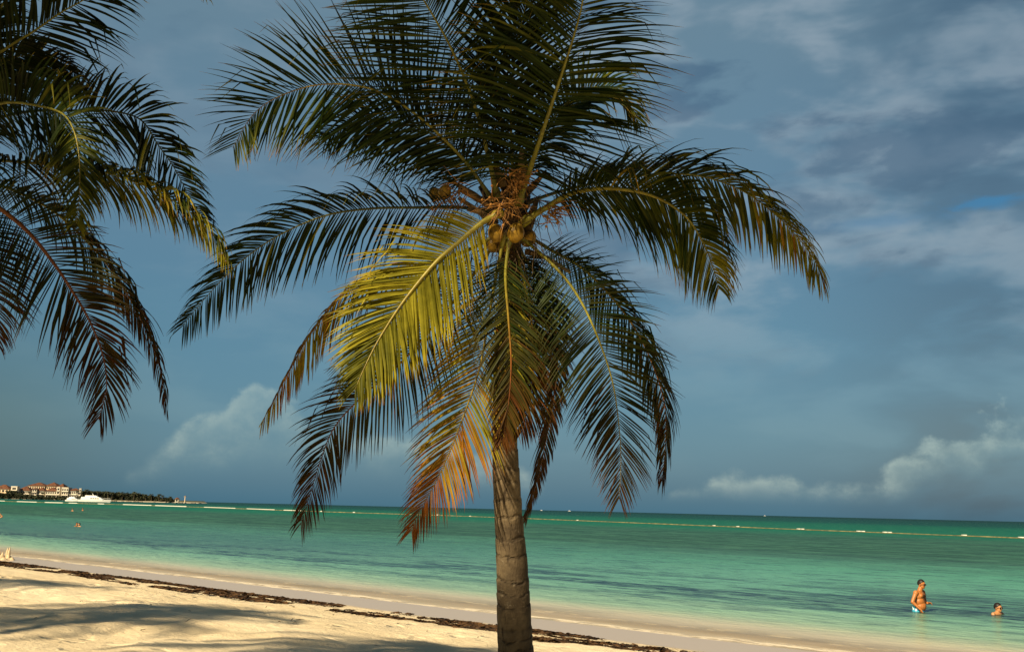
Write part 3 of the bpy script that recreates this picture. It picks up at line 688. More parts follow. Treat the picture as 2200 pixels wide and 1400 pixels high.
def unseen_shade_palm(u, v, dist, foot, label, nf, Lf, seed):  # crowns over the fronds are unseen, added and sized to shade them
    """crown given across the sun's direction (u sideways, v upwards), dist metres sunward of the main crown"""
    shade_palm(SU*u+SV*v+travel*at(1000, 700, 8.5).dot(travel), dist, foot, label, nf, Lf, seed)
unseen_shade_palm(-5.6, 5.0, 12, (-7.5, -1.5), 'tall coconut palm behind the viewer whose shade lies on the trunk foot', 30, 1.7, 102)
unseen_shade_palm(-5.95, 8.65, 10, (-8.2, 1.2), 'tallest unseen palm added behind the viewer to shade the topmost fronds', 24, 1.75, 103)
unseen_shade_palm(-3.6, 8.4, 9, (-4.2, -1.6), 'slender unseen palm added behind the viewer to shade the right hand fronds', 24, 1.7, 104)
unseen_shade_palm(-3.65, 6.95, 10, (-4.4, -3.6), 'slim unseen palm added behind the viewer to shade the lower right fronds', 22, 1.6, 108)
unseen_shade_palm(-7.75, 5.6, 8, (-10.5, 1.0), 'broad unseen palm added behind the viewer to shade the left palm', 24, 1.7, 105)
unseen_shade_palm(-7.65, 7.0, 9, (-9.6, 2.4), 'straight unseen palm added left of the viewer to shade the left palm top', 24, 1.7, 110)

# ------------------------------------------------------------------ far shore
DK = 1700.0
def far(px, y_up, dist):              # world x and height above the sea of a point at that distance
    a = ray(px, 1093.4+(px-1100)*.02415); b = ray(px, y_up)
    return a.x/a.y*dist, H+b.z/b.y*dist
def wline(px): return 1093.4+(px-1100)*.02415
def land_mat(t, p):
    g = t.new('ShaderNodeNewGeometry'); n = t.noise(g.outputs['Position'], .08, 5, .6); z = t.sep(g.outputs['Position'])[2]
    t.put(p.inputs['Base Color'], t.mix(t.smooth(t.add(z, t.mul(n, 1.5)), 1.6, 3.0), (.42, .36, .26), (.05, .055, .02))); p.inputs['Roughness'].default_value = .9
M_land = mat('far_land', land_mat)
vs, fs = [], []
cols_ = []
xs = [(-2400, -900), (-1500, -400), (-1100, -200)] + [(far(px, 0, DK)[0], px) for px in range(-40, 430, 6)]
for i, (x, px) in enumerate(xs):
    k = max(0, min(1, (425-px)/90)); dp = 10+260*k
    zz = 3.4*min(1, max(0, (425-px)/60))
    ed = 6*noise.noise((x*.03, 0, 0))*k
    for yy, z in ((DK-28*k-6+ed, -1.5), (DK-20*k-3+ed, .5+.4*k), (DK+6, .6+zz*.55), (DK+30, .8+zz*.9), (DK+dp, .5+zz), (DK+dp+30, -1.5)): vs.append((x, yy, z))
n = 6
me = mesh('headland', vs, [(i*n+j, (i+1)*n+j, (i+1)*n+j+1, i*n+j+1) for i in range(len(xs)-1) for j in range(n-1)])
if me.polygons[0].normal.z < 0: me.flip_normals()
tag(link('headland_ground', me, M_land), kind='structure')
M_white = plain('white_render', (.62, .56, .45), .7, .06, .3); M_cream = plain('cream_render', (.72, .55, .36), .7, .1, .3)
M_tile = plain('roof_tiles', (.115, .046, .022), .8, .35, .25); M_dark = plain('window_glass', (.03, .03, .03), .2, .2, 1); M_thatch = plain('thatch', (.10, .065, .035), .9, .3, .6)
def bld(label, px0, px1, yw, yr, dist, depth, walls=M_white, rows=2, wcols=5, extra=None, roof='hip', yb=None, base_z=1.0):
    """a house of the resort: walls from the land up to picture row yw, roof up to yr"""
    x0, zw = far(px0, yw, dist); x1, _ = far(px1, yw, dist); zr = far((px0+px1)/2, yr, dist)[1]; cx = (x0+x1)/2
    t = empty('resort_building', (cx, dist, base_z), label, 'building', 'white resort buildings on the headland')
    MB().box((x0, dist, base_z), (x1, dist+depth, zw)).build('wall', walls, t)
    if roof == 'hip': MB().hip(x0-1.2, x1+1.2, dist-1.2, dist+depth+1.2, zw+.003, zr).build('roof', M_tile, t)
    elif roof == 'flat':
        MB().box((x0-.3, dist-.3, zw+.003), (x1+.3, dist+depth+.3, zr)).build('roof', walls, t)
    hh = (zw-base_z)/rows
    for r in range(rows):
        for c in range(wcols):
            w_ = (x1-x0)/wcols; xx = x0+w_*(c+.2); z = base_z+hh*(r+.25)
            MB().box((xx, dist-.15, z), (xx+w_*.6, dist+.2, z+hh*.52)).build('window', M_dark, t)
        if rows > 1 and r: MB().box((x0-.2, dist-1.6, base_z+hh*r-.25), (x1+.2, dist-.003, base_z+hh*r+.25)).build('balcony', walls, t)
    return t
B = 1690
bld('low house with brown red roof at the left edge of the headland', -14, 17, 1049, 1040, B, 18, M_cream, 2, 4, base_z=2)
bld('white box shaped tower house left of the resort rows', 22, 35, 1045, 1043.6, B+2, 9, M_white, 3, 1, roof='flat', base_z=2)
bld('large cream hotel block at the back with high terracotta roof, its left half', 57, 94, 1042.5, 1035.5, B+70, 24, M_cream, 3, 8, base_z=2)
bld('large cream hotel block at the back with high terracotta roof, its right half', 94.5, 119, 1043, 1034.8, B+72, 24, M_cream, 3, 6, base_z=2)
bld('brown roofed wing stepping down to the right of the high hotel roof', 119.5, 134, 1046, 1037.5, B+70, 22, M_cream, 2, 3, base_z=2)
bld('long white arcaded villa under a wide terracotta roof', 36, 62, 1052.5, 1043, B+12, 20, M_white, 2, 7, base_z=2)
bld('white villa with stepped gables left of the small terracotta roof', 68, 77, 1050, 1047.2, B+4, 12, M_white, 3, 2, base_z=2)
bld('low white villa with brown roof beside the stepped gable villa', 77.5, 93, 1053, 1045.6, B+8, 14, M_white, 2, 4, base_z=2)
bld('white villa with arches below the small terracotta roof', 97, 120, 1054, 1045.5, B+6, 16, M_white, 2, 5, base_z=2)
bld('tall narrow white stair tower between villas', 120.5, 126.5, 1046, 1045, B+3, 9, M_white, 3, 1, roof='flat', base_z=2)
bld('white modern block with flat roof on the right of the resort', 131, 145, 1047.5, 1046.2, B, 14, M_white, 3, 3, roof='flat', base_z=2)
bld('white block with small dark roof at the right end of the resort', 145.5, 168, 1053, 1048, B+3, 14, M_white, 2, 6, base_z=2)
bld('slim white chimney tower at the right end of the resort', 168.5, 172.8, 1049, 1048.4, B+1, 4, M_white, 3, 1, roof='flat', base_z=2)
bld('small white beach hut near the tip of the headland', 376, 383, 1071.2, 1067.5, B-4, 5, M_white, 1, 1, base_z=1.0)
# trees of the headland
def tree_mat(t, p):
    g = t.new('ShaderNodeNewGeometry'); n = t.noise(g.outputs['Position'], .35, 4, .6)
    t.put(p.inputs['Base Color'], t.mix(t.smooth(n, .35, .7), (.010, .016, .005), (.045, .050, .012))); p.inputs['Roughness'].default_value = .8
M_tree = mat('far_foliage', tree_mat); M_ftrunk = plain('far_trunk', (.10, .08, .05), .9, .2, 1)
rg = random.Random(9); vs, fs = [], []
def puff(c, r, n):
    for _ in range(n):
        v = Vector((rg.gauss(0, 1), rg.gauss(0, 1), rg.gauss(0, 1))).normalized(); p = Vector(c)+Vector((v.x*r*1.2, v.y*r*1.2, v.z*r*.8))*rg.uniform(.5, 1)
        a = Vector((rg.gauss(0, 1), rg.gauss(0, 1), rg.gauss(0, .6))).normalized()*r*.42; b_ = a.cross(Vector((rg.gauss(0, 1), rg.gauss(0, 1), rg.gauss(0, 1)))).normalized()*r*.3
        b = len(vs); vs.extend((p-a, p-b_, p+a, p+b_)); fs.append((b, b+1, b+2, b+3))
def belt(px0, px1, top0, top1, dist, n, lo=None):
    for i in range(n):
        f = rg.random(); px = px0+(px1-px0)*f; yt = top0+(top1-top0)*f+rg.uniform(0, 1)**.7*5-1.5
        x, zt = far(px, yt, dist); r = rg.uniform(1.5, 3.0)
        if zt < 1.5: zt = 1.5+rg.random()
        z = zt-r
        while z > .5:
            puff((x+rg.uniform(-1, 1), dist+rg.uniform(-8, 14), z), r, 26); z -= r*1.1
belt(170, 300, 1052.5, 1058, B+8, 150); belt(290, 372, 1058, 1069, B+6, 80)
belt(-20, 66, 1056, 1062, B-12, 110); belt(66, 140, 1063, 1064.5, B-12, 90); belt(140, 200, 1066, 1066, B-12, 40); belt(16, 40, 1050, 1056, B-9, 24); belt(360, 372, 1067.5, 1070, B, 8)
tag(link('tree_belt', mesh('tree_belt', vs, fs, False), M_tree), 'dark green belt of trees along the far headland', 'trees', kind='stuff')
def far_palm():
    t = empty('far_palm', (0, 0, 0), 'tiny palm crown standing up out of the dark tree belt on the headland', 'palm tree', 'tiny palms above the far tree belt')
    MB().tube([(0, 0, 0), (.2, 0, 5), (.5, 0, 9)], [.3, .22, .2], 5).build('trunk', M_ftrunk, t, world=False)
    m = MB()
    for k in range(13):
        a = math.tau*k/13+.3*(k % 3); p = Vector((.5, 0, 9)); v = Vector((math.cos(a), math.sin(a), .9-.5*(k % 3))).normalized(); pts = [Vector(p)]
        for j in range(5): p = p+v*.75; v = (v+Vector((0, 0, -.28))).normalized(); pts.append(Vector(p))
        b = len(m.v); sd_ = Vector((-math.sin(a), math.cos(a), 0))
        for j, q in enumerate(pts):
            w_ = .75*math.sin(math.pi*(j+.6)/6.2); m.v += [q+sd_*w_-Vector((0, 0, w_*.6)), q, q-sd_*w_-Vector((0, 0, w_*.6))]
        for j in range(5):
            for e in (0, 1): m.f.append((b+3*j+e, b+3*j+3+e, b+3*j+4+e, b+3*j+1+e))
    m.build('crown', M_tree, t, world=False); return t
fp = far_palm(); first = True
for px, yt in ((184, 1049.5), (176, 1053), (197, 1053), (209, 1053), (231, 1054), (240, 1055.5), (262, 1057), (287, 1054.5), (296, 1058), (312, 1060), (325, 1059.5), (341, 1059.5), (349, 1062), (366, 1065), (30, 1052), (60, 1054), (88, 1056)):
    x, zt = far(px, yt, B-2 if px > 100 else B-6)
    if first: o = fp; first = False
    else:
        o = fp.copy(); C.objects.link(o)
        for ch in list(fp.children): c = ch.copy(); C.objects.link(c); c.parent = o
    k = max(.45, min(1.25, (zt-1)/10.5)); o.location = (x, B-2, max(.6, zt-10.5*k)); o.scale = (k, k, k); o.rotation_euler = (0, 0, rg.uniform(0, 6))
# lookout tower and palm at the tip
x, zt = far(397, 1064, B); t = empty('lookout_tower', (x, B, .8), 'slim pale tower with a palm beside it at the tip of the headland', 'tower')
MB().tube([(x, B, .6), (x, B, zt-2)], [.8, .55], 8).build('wall', M_cream, t); MB().box((x-1.4, B-1.4, zt-2), (x+1.4, B+1.4, zt-1.4)).build('platform', M_cream, t); MB().hip(x-1.5, x+1.5, B-1.5, B+1.5, zt-1.39, zt).build('roof', M_thatch, t)
xr, _ = far(400, 1070, B); rocks = MB()
for k in range(60):
    r = rg.uniform(.7, 1.8); px = rg.uniform(170, 424); X_, _ = far(px, 0, DK); kk = max(0, min(1, (425-px)/90))
    rocks.ell((X_, DK-20*kk-6+rg.uniform(-3, 3), .2), (r*1.8, r, r*.8), Matrix.Rotation(rg.uniform(0, 3), 3, 'Z'), 7, 5)
tag(rocks.build('shore_rocks', plain('rock', (.22, .18, .13), .9, .4, .8), None), 'low pale rocks edging the tip of the far headland', 'rocks', kind='stuff')

# ------------------------------------------------------------------ boats
M_gel = plain('white_gelcoat', (.85, .83, .78), .3, .03, .5, .5); M_deck = plain('boat_deck', (.55, .45, .33), .6, .2, 2)
def loft(rows):
    m = MB(); n = len(rows[0])
    for r in rows: m.v += [Vector(p) for p in r]
    for i in range(len(rows)-1):
        for j in range(n-1): m.f.append((i*n+j, i*n+j+1, (i+1)*n+j+1, (i+1)*n+j))
    m.f.append(tuple(range(n))); m.f.append(tuple((len(rows)-1)*n+j for j in reversed(range(n)))); return m
def yacht(loc, rz, Lh, k, label, small=False):
    t = empty('motor_yacht', loc, label, 'yacht', 'white yachts anchored off the headland', rz)
    rows = []
    for i in range(13):
        u = i/12; x = (u-.5)*Lh; bw = 2.9*k*(1-max(0, (u-.45)/.55)**2.4) if u < 1 else .05; bw = max(.05, bw); sh = k*(2.1+1.0*max(0, u-.3)**1.5)
        rows.append([(x+.0, -bw, sh), (x-.3*u, -bw*.92, .6*k), (x-1.2*u*k, -bw*.55, -.5*k), (x-1.2*u*k, bw*.55, -.5*k), (x-.3*u, bw*.92, .6*k), (x, bw, sh), (x, 0, sh+.05)])
    loft(rows).build('hull', M_gel, t, False, world=False)
    def deck(x0, x1, y, z0, z1, rk0, rk1, name='cabin'):
        rows = [[(x0+rk0*f, -y*(1-.1*f), z0+(z1-z0)*f) for f in (0, 1)]+[(x0+rk0*f, y*(1-.1*f), z0+(z1-z0)*f) for f in (1, 0)]]
        rows.append([(x1-rk1*f, -y*(1-.1*f), z0+(z1-z0)*f) for f in (0, 1)]+[(x1-rk1*f, y*(1-.1*f), z0+(z1-z0)*f) for f in (1, 0)])
        m = MB(); m.v += [Vector(p) for r in rows for p in r]; m.f += [(0, 1, 2, 3), (7, 6, 5, 4), (0, 4, 5, 1), (1, 5, 6, 2), (2, 6, 7, 3), (3, 7, 4, 0)]
        return m.build(name, M_gel, t, False, world=False)
    deck(-.42*Lh, .28*Lh, 2.3*k, 2.15*k, 4.3*k, .4*k, 3.4*k); deck(-.30*Lh, .10*Lh, 1.9*k, 4.31*k, 5.6*k, .3*k, 1.8*k, 'upper_deck')
    if not small: MB().tube([(-.06*Lh, 0, 5.6*k), (-.09*Lh, 0, 7.2*k)], [.25, .1], 6).build('mast', M_gel, t, world=False)
    for i in range(4):
        x = (-.12+.07*i)*Lh; MB().box((x, -2.36*k, 2.9*k), (x+.05*Lh, -2.1*k, 3.5*k)).build('window', M_dark, t, world=False)
    MB().tube([(.25*Lh, -1.5*k, 3.4*k), (.38*Lh, -1.1*k, 3.6*k), (.48*Lh, 0, 3.9*k), (.38*Lh, 1.1*k, 3.6*k), (.25*Lh, 1.5*k, 3.4*k)], .06, 4).build('rail', M_gel, t, world=False)
x, _ = far(204, 0, 830); yacht((x, 830, 0), R(4), 24, .95, 'larger white motor yacht in front with long stepped cabin')
x, _ = far(159, 0, 900); yacht((x, 900, 0), R(2), 13, .72, 'smaller white yacht partly behind the larger one', True)
# sailing specks on the horizon
for px, dist, k, lab in ((1163, 4600, .8, 'tiny white boat on the horizon, left one of the pair right of the trunk'), (1223, 4400, .9, 'tiny white boat on the horizon, right one of the pair right of the trunk'), (1643, 4600, .7, 'tiny white boat on the horizon far right of the palm')):
    x, _ = far(px, 0, dist); t = empty('distant_boat', (x, dist, 0), lab, 'boat', 'tiny boats on the horizon')
    rows = [[(-7*k, -1.6*k, 1.6*k), (-6.4*k, 0, -.4), (-7*k, 1.6*k, 1.6*k)], [(0, -2*k, 1.7*k), (0, 0, -.5), (0, 2*k, 1.7*k)], [(7*k, -.1, 2.3*k), (6*k, 0, -.3), (7*k, .1, 2.3*k)]]
    loft(rows).build('hull', M_gel, t, world=False)
    MB().box((-3*k, -1.3*k, 1.62*k), (2.4*k, 1.3*k, 3.8*k)).build('cabin', M_gel, t, world=False)

# ------------------------------------------------------------------ floating barrier across the bay
bar = [ground(px, py)[:2] for px, py in ((-40, 1074.5), (0, 1076), (60, 1078.2), (240, 1083.2), (440, 1089.7), (640, 1097.2), (840, 1103.6), (1018, 1109.4), (1300, 1120.5), (1691, 1136.4), (2200, 1156.4), (2330, 1162))]
P, tot = spline([Vector((x, y, .0)) for x, y in bar], 700)
wig = [Vector((p.x, p.y+1.2*noise.noise((p.x*.05, 0, 0)), .06)) for p in P]
t = empty('floating_barrier', (50, 196, 0), 'long floating seaweed barrier with white floats stretched across the bay', 'floating barrier')
M_boom = plain('weathered_rope', (.17, .14, .06), .8, .4, .8); M_float = plain('float_shell', (.62, .59, .50), .5, .05, 1)
k0 = 0
MB().tube(wig, [.10*(.5+p.y/200*.6)*(1+.4*noise.noise((p.x*.2, p.y*.2, 0))) for p in wig], 6, squash=.9).build('rope', M_boom, t, True)
def fl(i0, i1, r):
    i0, i1 = max(0, int(i0)), min(len(wig)-1, int(i1))
    if i1-i0 < 1: i1 = min(len(wig)-1, i0+1)
    pp = wig[i0:i1+1]; a, b = pp[0], pp[-1]
    MB().tube([p+Vector((0, -.05, .1)) for p in pp], [r*(.75 if j in (0, len(pp)-1) else 1) for j in range(len(pp))], 8).build('float', M_float, t, True)
rg = random.Random(31)
def idx(px):       # nearest barrier point to a picture column
    return min(range(len(wig)), key=lambda i: abs(wig[i].x/wig[i].y-ray(px, 1100).x/ray(px, 1100).y))
for a, b in ((-30, 8), (34, 78), (93, 134), (146, 164), (208, 222), (262, 325), (332, 400), (438, 505), (530, 590), (610, 650)): fl(idx(a), idx(b), .17 if a > 400 else .24)
for px in (690, 758, 940, 1008, 1240, 1530, 1578, 1712, 1722, 1838, 1848, 1898, 1904, 2060, 2182): i = idx(px); fl(i, i+1, .13 if px > 1000 else .25)

# ------------------------------------------------------------------ sand castle at the left edge
M_castle = plain('wet_sand', (.52, .41, .26), .9, .25, 12)
c = ground(6, 1199, .1); c.z = sandz(sq(c.x, c.y)[0])-.02
t = empty('sand_castle', tuple(c), 'drip sand castle with thin spires at the water edge on the left', 'sand castle')
rg = random.Random(8)
def lump(m, p, r, h, tw=0):
    b = len(m.v); n = 14; rings = 9
    for j in range(rings+1):
        f = j/rings; rr = r*(1-f)**.8+.004
        for k in range(n):
            a = math.tau*k/n; w_ = 1+.22*noise.noise((math.cos(a)*2+p[0], math.sin(a)*2+p[1], f*9))
            m.v.append(Vector(p)+Vector((math.cos(a)*rr*w_+tw*f*f, math.sin(a)*rr*w_, h*f)))
    for j in range(rings):
        for k in range(n): m.f.append((b+j*n+k, b+j*n+(k+1) % n, b+(j+1)*n+(k+1) % n, b+(j+1)*n+k))
m = MB()
for dx_, dy_, r, h in ((-.1, 0, .32, .22), (.22, .05, .2, .2), (-.4, .1, .3, .26), (.1, -.15, .2, .12), (.36, 0, .12, .13)): lump(m, c+Vector((dx_, dy_, 0)), r, h)
m.build('mound', M_castle, t, True)
for dx_, h, tw in ((.22, .52, .03), (.10, .50, .04), (-.12, .38, -.02), (-.24, .46, 0), (-.02, .32, .02)):
    m = MB(); lump(m, c+Vector((dx_, rg.uniform(-.04, .08), .08)), .075, h-.08, tw); m.build('spire', M_castle, t, True)

# ------------------------------------------------------------------ people
def skin_mat(name, col):
    def b(t, p):
        g = t.new('ShaderNodeNewGeometry'); n = t.noise(g.outputs['Position'], 9, 4, .6)
        t.put(p.inputs['Base Color'], t.mix(t.smooth(n, .3, .7), tuple(c*.82 for c in col), col)); p.inputs['Roughness'].default_value = .45
        p.inputs['Subsurface Weight'].default_value = .08; p.inputs['Subsurface Radius'].default_value = (.01, .004, .002)
    return mat(name, b)
M_skin = skin_mat('tanned_skin', (.44, .155, .035)); M_skin2 = skin_mat('light_skin', (.50, .23, .09))
M_hair = plain('dark_hair', (.012, .008, .006), .5, .3, 40); M_glass = plain('sunglass_lens', (.006, .006, .006), .12, .1, 9, .7)
def shorts_mat(t, p):
    g = t.new('ShaderNodeNewGeometry'); v = t.new('ShaderNodeTexVoronoi'); t.put(v.inputs['Vector'], g.outputs['Position']); v.inputs['Scale'].default_value = 13
    t.put(p.inputs['Base Color'], t.mix(t.smooth(v.outputs['Distance'], .30, .38), (.70, .75, .72), (.03, .32, .46))); p.inputs['Roughness'].default_value = .7
M_shorts = mat('patterned_cloth', shorts_mat)
def tube_pts(m, p0, p1, r0, r1, n=12):
    p0, p1 = Vector(p0), Vector(p1); K_ = 6; pts = [p0.lerp(p1, i/K_) for i in range(K_+1)]; m.tube(pts, [r0+(r1-r0)*i/K_ for i in range(K_+1)], n); m.ell(p0, r0, None, n, 8); m.ell(p1, r1, None, n, 8)
def remesh(m, voxel, it=4):
    me = mesh('tmp', m.v, m.f); ob = bpy.data.objects.new('tmp', me); C.objects.link(ob)
    a = ob.modifiers.new('r', 'REMESH'); a.mode = 'VOXEL'; a.voxel_size = voxel; a.use_smooth_shade = True
    b = ob.modifiers.new('s', 'SMOOTH'); b.factor = .6; b.iterations = it
    dg = bpy.context.evaluated_depsgraph_get(); dg.update(); out = bpy.data.meshes.new_from_object(ob.evaluated_get(dg))
    bpy.data.objects.remove(ob); bpy.data.meshes.remove(me)
    out.polygons.foreach_set('use_smooth', [True]*len(out.polygons)); return out
def head(m, c, f, k=1.0):
    """c = centre of the skull, f = facing; adds skull, jaw, nose, brow, lips, ears and neck root"""
    c = Vector(c); f = Vector(f).normalized(); l = Vector((0, 0, 1)).cross(f).normalized(); up = f.cross(l)
    Q = Matrix((f, l, up)).transposed()
    def e(x, y, z, rx, ry, rz): m.ell(c+Q @ Vector((x, y, z))*k, (rx*k, ry*k, rz*k), Q, 14, 10)
    e(0, 0, .025, .098, .078, .10); e(.030, 0, -.045, .070, .062, .075); e(.062, 0, -.088, .030, .036, .024)
    e(.102, 0, -.020, .018, .013, .026); e(.088, 0, .022, .020, .050, .012); e(.088, 0, -.060, .016, .024, .009)
    for s in (1, -1): e(.0, .080*s, -.015, .018, .010, .032); e(.070, .036*s, -.022, .024, .020, .016)
    return c, Q
def hand(m, wr, d, nrm, curl, s=1.0):
    """palm and five fingers from the wrist along d; curl bends them towards nrm"""
    wr, d, nrm = Vector(wr), Vector(d).normalized(), Vector(nrm).normalized(); nrm = (nrm-d*nrm.dot(d)).normalized(); sd_ = d.cross(nrm)
    Q = Matrix((d, sd_, nrm)).transposed(); m.ell(wr+d*.045*s, (.052*s, .041*s, .019*s), Q, 12, 8)
    for i, (off, L) in enumerate(((-.030, .066), (-.010, .078), (.011, .072), (.031, .056))):
        p = wr+d*.085*s+sd_*off*s; v = Vector(d)
        for j, g in enumerate((.45, .32, .23)):
            v = (v+nrm*curl*(.6+.25*i*.3)).normalized(); q = p+v*L*g*s*1.05; tube_pts(m, p, q, (.0095-.001*j)*s, (.0088-.001*j)*s, 8); p = q
    p = wr+d*.03*s-sd_*.036*s; v = (d-sd_*.75+nrm*.35).normalized()
    for j, g in enumerate((.036, .028)): q = p+v*g*s; tube_pts(m, p, q, .0115*s, .0095*s, 8); p = q; v = (v+d*.4+nrm*curl*.5).normalized()
def hair_cap(c, Q, k, parent, longer=0.0, name='hair'):
    m = MB(); nu, nv = 20, 12
    for j in range(nv+1):
        ph = math.pi*.62*j/nv
        for i in range(nu):
            a = math.tau*i/nu; front = max(0, math.cos(a)); p = ph*(1-.46*front**.7)*(1+longer*.12)
            r = 1.06+.05*noise.noise((a*3, ph*5, 0))+.03*noise.noise((a*9, ph*12, 3))
            m.v.append(Vector(c)+Q @ Vector((-.006+.100*math.sin(p)*math.cos(a)*r, .080*math.sin(p)*math.sin(a)*r, .028+.102*math.cos(p)*r))*k)
    for j in range(nv):
        for i in range(nu): m.f.append((j*nu+i, (j+1)*nu+i, (j+1)*nu+(i+1) % nu, j*nu+(i+1) % nu))
    return m.build(name, M_hair, parent, True)
def shades(c, Q, k, parent):
    m = MB()
    for s in (1, -1):
        m.ell(Vector(c)+Q @ Vector((.104, .034*s, -.006))*k, (.012*k, .036*k, .027*k), Q, 12, 8)
        m.tube([Vector(c)+Q @ Vector(v)*k for v in ((.098, .064*s, .0), (.04, .088*s, .0), (-.01, .086*s, -.004))], .004*k, 6)
    m.tube([Vector(c)+Q @ Vector((.100, y, .002))*k for y in (-.02, 0, .02)], .004*k, 6)
    return m.build('sunglasses', M_glass, parent, True)
# man standing waist deep
o0 = ground(1974, 1312.5)
t = empty('person', (o0.x, o0.y, -.95), 'shirtless man in sunglasses and blue swim shorts standing waist deep in the sea', 'person')
W = lambda x, y, z: Vector((o0.x+x, o0.y+y, z))
m = MB(); f = Vector((.74, -.67, 0)).normalized(); lat = Vector((.67, .74, 0)).normalized()    # lat points to his left
Qb = Matrix((f, lat, Vector((0, 0, 1)))).transposed()
def be(x, y, z, rx, ry, rz): m.ell(W(x, y, z), (rx, ry, rz), Qb, 16, 12)
be(-.01, 0, -.02, .125, .165, .15); be(.045, -.02, .14, .150, .160, .15); be(.035, -.01, .27, .14, .18, .16); be(.03, 0, .40, .135, .20, .15); be(.03, 0, .485, .10, .185, .08)
for s in (1, -1): p = W(.03, -.01, .42)+f*.085+lat*.075*s; m.ell(p, (.05, .08, .06), Qb, 12, 8)
tube_pts(m, W(.035, 0, .51), W(.07, -.012, .62), .074, .062); hc = W(.088, -.02, .715); _, Qh = head(m, hc, (.66, -.75, -.04))
rs, re, rw = W(-.115, -.14, .49), W(-.235, -.20, .26), W(-.06, -.28, .08)
ls, le, lw = W(.175, .13, .49), W(.22, .11, .25), W(.225, -.06, .225)
for a, b, c_, hd in ((rs, re, rw, (.55, -.15, -.8)), (ls, le, lw, (.6, -.6, .1))):
    m.ell(a, (.072, .072, .076), None, 12, 8); tube_pts(m, a, b, .060, .046); tube_pts(m, b, c_, .047, .031)
hand(m, rw, (.45, -.1, -.9), (.9, .3, 0), .35); hand(m, lw, (.7, -.5, .1), (-.3, -.5, -.8), 1.5)
for s in (1, -1):
    hp = W(-.01, 0, -.08)+lat*.085*s; kn = hp+Vector((.03, -.03, -.42)); an_ = kn+Vector((-.03, .0, -.40)); tube_pts(m, hp, kn, .088, .058); tube_pts(m, kn, an_, .056, .038); m.ell(an_+f*.06+Vector((0, 0, -.03)), (.12, .045, .035), Qb, 12, 8)
link('body', remesh(m, .0065), M_skin, t)
hair_cap(hc, Qh, 1.0, t); shades(hc, Qh, 1.0, t)
M_chest = plain('chest_hair', (.06, .03, .015), .9, .4, 60)
m = MB(); rg = random.Random(3)
for _ in range(420):
    y, z = rg.gauss(0, .055), rg.gauss(.40, .05); p = W(.03, -.01, z)+lat*y+f*(.142-.5*y*y); d = Vector((rg.gauss(0, 1), rg.gauss(0, 1), rg.gauss(-.5, .6))).normalized()*.016
    m.tube([p, p+f*.006+d*.5, p+d], .0016, 3, False)
m.build('chest_hair', M_chest, t)
m = MB()
rows = 9; n = 28
for j in range(rows):
    u = j/(rows-1); z = .115-.27*u; rx, ry = .142+.02*u, .180+.018*u
    zt = .0
    for k in range(n):
        a = math.tau*k/n; wob = 1+.018*math.sin(a*5+u*4)+.02*noise.noise((a*3, u*6, 0)); c_ = W(-.012, 0, z)+Vector((0, 0, .03*max(0, -math.cos(a))*(1-u)-.035*max(0, math.cos(a))*(1-u)))
        m.v.append(c_+Qb @ Vector((rx*math.cos(a)*wob, ry*math.sin(a)*wob, 0)))
for j in range(rows-1):
    for k in range(n): m.f.append((j*n+k, (j+1)*n+k, (j+1)*n+(k+1) % n, j*n+(k+1) % n))
m.build('swim_shorts', M_shorts, t, True)
# bathers with only head and shoulders above the water
def bather(px, py, label, facing, mat_, k=1.0, hz=.25, glasses=True, group=None, up=0.0, shirt=None, longer=0.0, vox=.0075):
    o = ground(px, py); t = empty('person', (o.x, o.y, -.9), label, 'person', group); f = Vector(facing).normalized(); lat = Vector((0, 0, 1)).cross(f).normalized(); m = MB()
    Q = Matrix((f, lat, Vector((0, 0, 1)))).transposed(); c = Vector((o.x, o.y, up)); hc = c+Vector((0, 0, hz))*1.0+f*.02
    m.ell(c+Vector((0, 0, -.24)), (.115, .155, .26), Q, 14, 10); m.ell(c+Vector((0, 0, -.02)), (.09, .19, .070), Q, 14, 10)
    m.ell(c+Vector((0, 0, -.52)), (.12, .16, .15), Q, 14, 10)
    tube_pts(m, c+Vector((0, 0, .01)), hc+Vector((0, 0, -.06)), .062, .050); _, Qh = head(m, hc, Vector(facing))
    for s in (1, -1):
        a = c+lat*.19*s+Vector((0, 0, -.025)); b = a+lat*.11*s+f*.08+Vector((0, 0, -.22)); w_ = b+f*.2-lat*.05*s+Vector((0, 0, .03))
        m.ell(a, .055, None, 10, 8); tube_pts(m, a, b, .046, .036); tube_pts(m, b, w_, .036, .025); hand(m, w_, f, (0, 0, -1), .25)
        h = c+lat*.08*s+Vector((0, 0, -.6)); kn = h+f*.30+Vector((0, 0, -.15)); tube_pts(m, h, kn, .08, .055); tube_pts(m, kn, kn-f*.1+Vector((0, 0, -.22)), .052, .036)
    link('body', remesh(m, vox), mat_, t); hair_cap(hc, Qh, 1.0, t, longer)
    if glasses: shades(hc, Qh, 1.0, t)
    return t
bather(2143, 1319, 'smiling bather in sunglasses with only head and shoulders above the water', (.55, -.83, .02), M_skin2, hz=.14, up=.035, longer=.6)
G = 'bathers far out on the left'
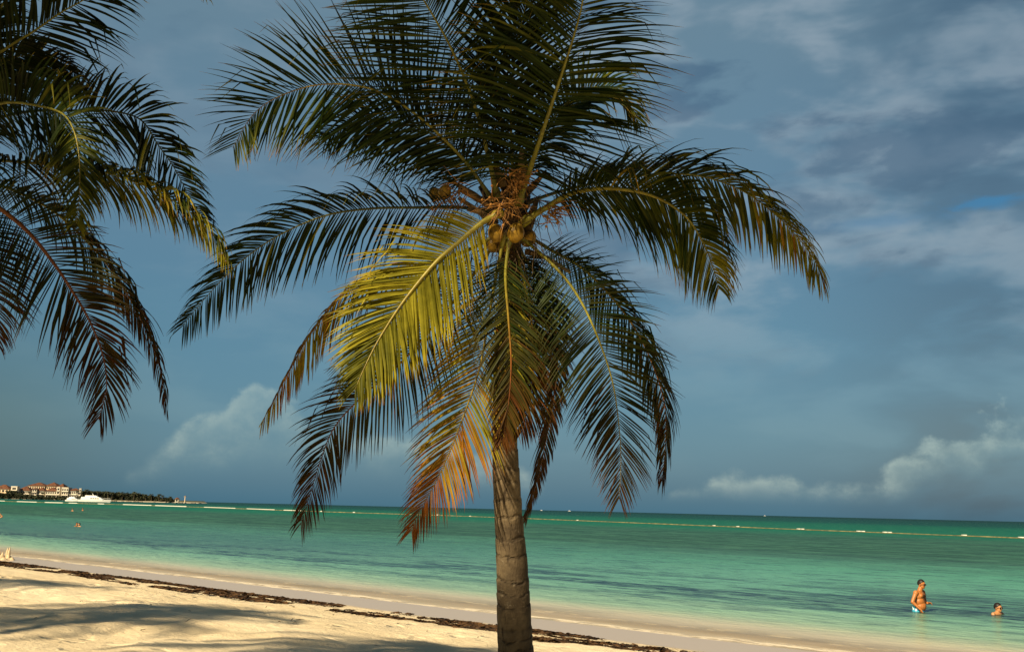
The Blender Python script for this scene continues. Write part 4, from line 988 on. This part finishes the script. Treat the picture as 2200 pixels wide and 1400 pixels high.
bather(155.5, 1097.5, 'far bather with pale shirt shoulders, left one of the distant pair', (-.3, -.9, 0), M_skin2, hz=.3, up=.15, glasses=False, group=G, vox=.016)
bather(177.5, 1096.5, 'far bather with dark hair, right one of the distant pair', (-.5, -.8, 0), M_skin, hz=.34, up=.15, glasses=False, group=G, vox=.016)
bather(164.5, 1130, 'bather left in the close pair nearer the beach on the left', (.8, -.6, 0), M_skin, hz=.2, up=.02, glasses=False, group=G, vox=.014)
bather(170.5, 1130.5, 'bather right in the close pair nearer the beach on the left', (-.5, -.85, 0), M_skin2, hz=.17, up=.02, glasses=False, group=G, vox=.014)
# person at the left edge, only an elbow inside the picture
f0 = ground(-9, 1147); t = empty('person', (f0.x, f0.y, -.02), 'person at the left edge of the picture with only a bent elbow showing', 'person')
W = lambda x, y, z: Vector((f0.x+x, f0.y+y, z)); m = MB()
m.ell(W(-.15, 0, .95), (.17, .13, .15)); m.ell(W(-.15, 0, 1.12), (.15, .11, .2)); m.ell(W(-.15, 0, 1.32), (.19, .12, .17)); tube_pts(m, W(-.15, 0, 1.42), W(-.15, -.01, 1.56), .065, .055); hc = W(-.15, -.02, 1.66); _, Qh = head(m, hc, (-.3, -.9, 0))
for s in (1, -1):
    a, b, w_ = W(-.15+.20*s, 0, 1.40), W(-.15+.44*s, .06, 1.16), W(-.15+.20*s, -.06, 1.0); m.ell(a, .062, None, 10, 8); tube_pts(m, a, b, .055, .046); tube_pts(m, b, w_, .047, .03); hand(m, w_, (-s, -.1, -.1), (0, -1, 0), .3)
    tube_pts(m, W(-.15+.09*s, 0, .88), W(-.15+.11*s, 0, .48), .09, .06); tube_pts(m, W(-.15+.11*s, 0, .48), W(-.15+.11*s, .01, .06), .055, .038); m.ell(W(-.15+.12*s, -.06, .02), (.045, .12, .035))
link('body', remesh(m, .01), M_skin2, t); hair_cap(hc, Qh, 1.0, t)
m = MB(); m.ell(W(-.15, 0, .93), (.185, .145, .14)); [tube_pts(m, W(-.15+.09*s, 0, .88), W(-.15+.10*s, 0, .70), .105, .095) for s in (1, -1)]
link('swim_shorts', remesh(m, .012), M_shorts, t)
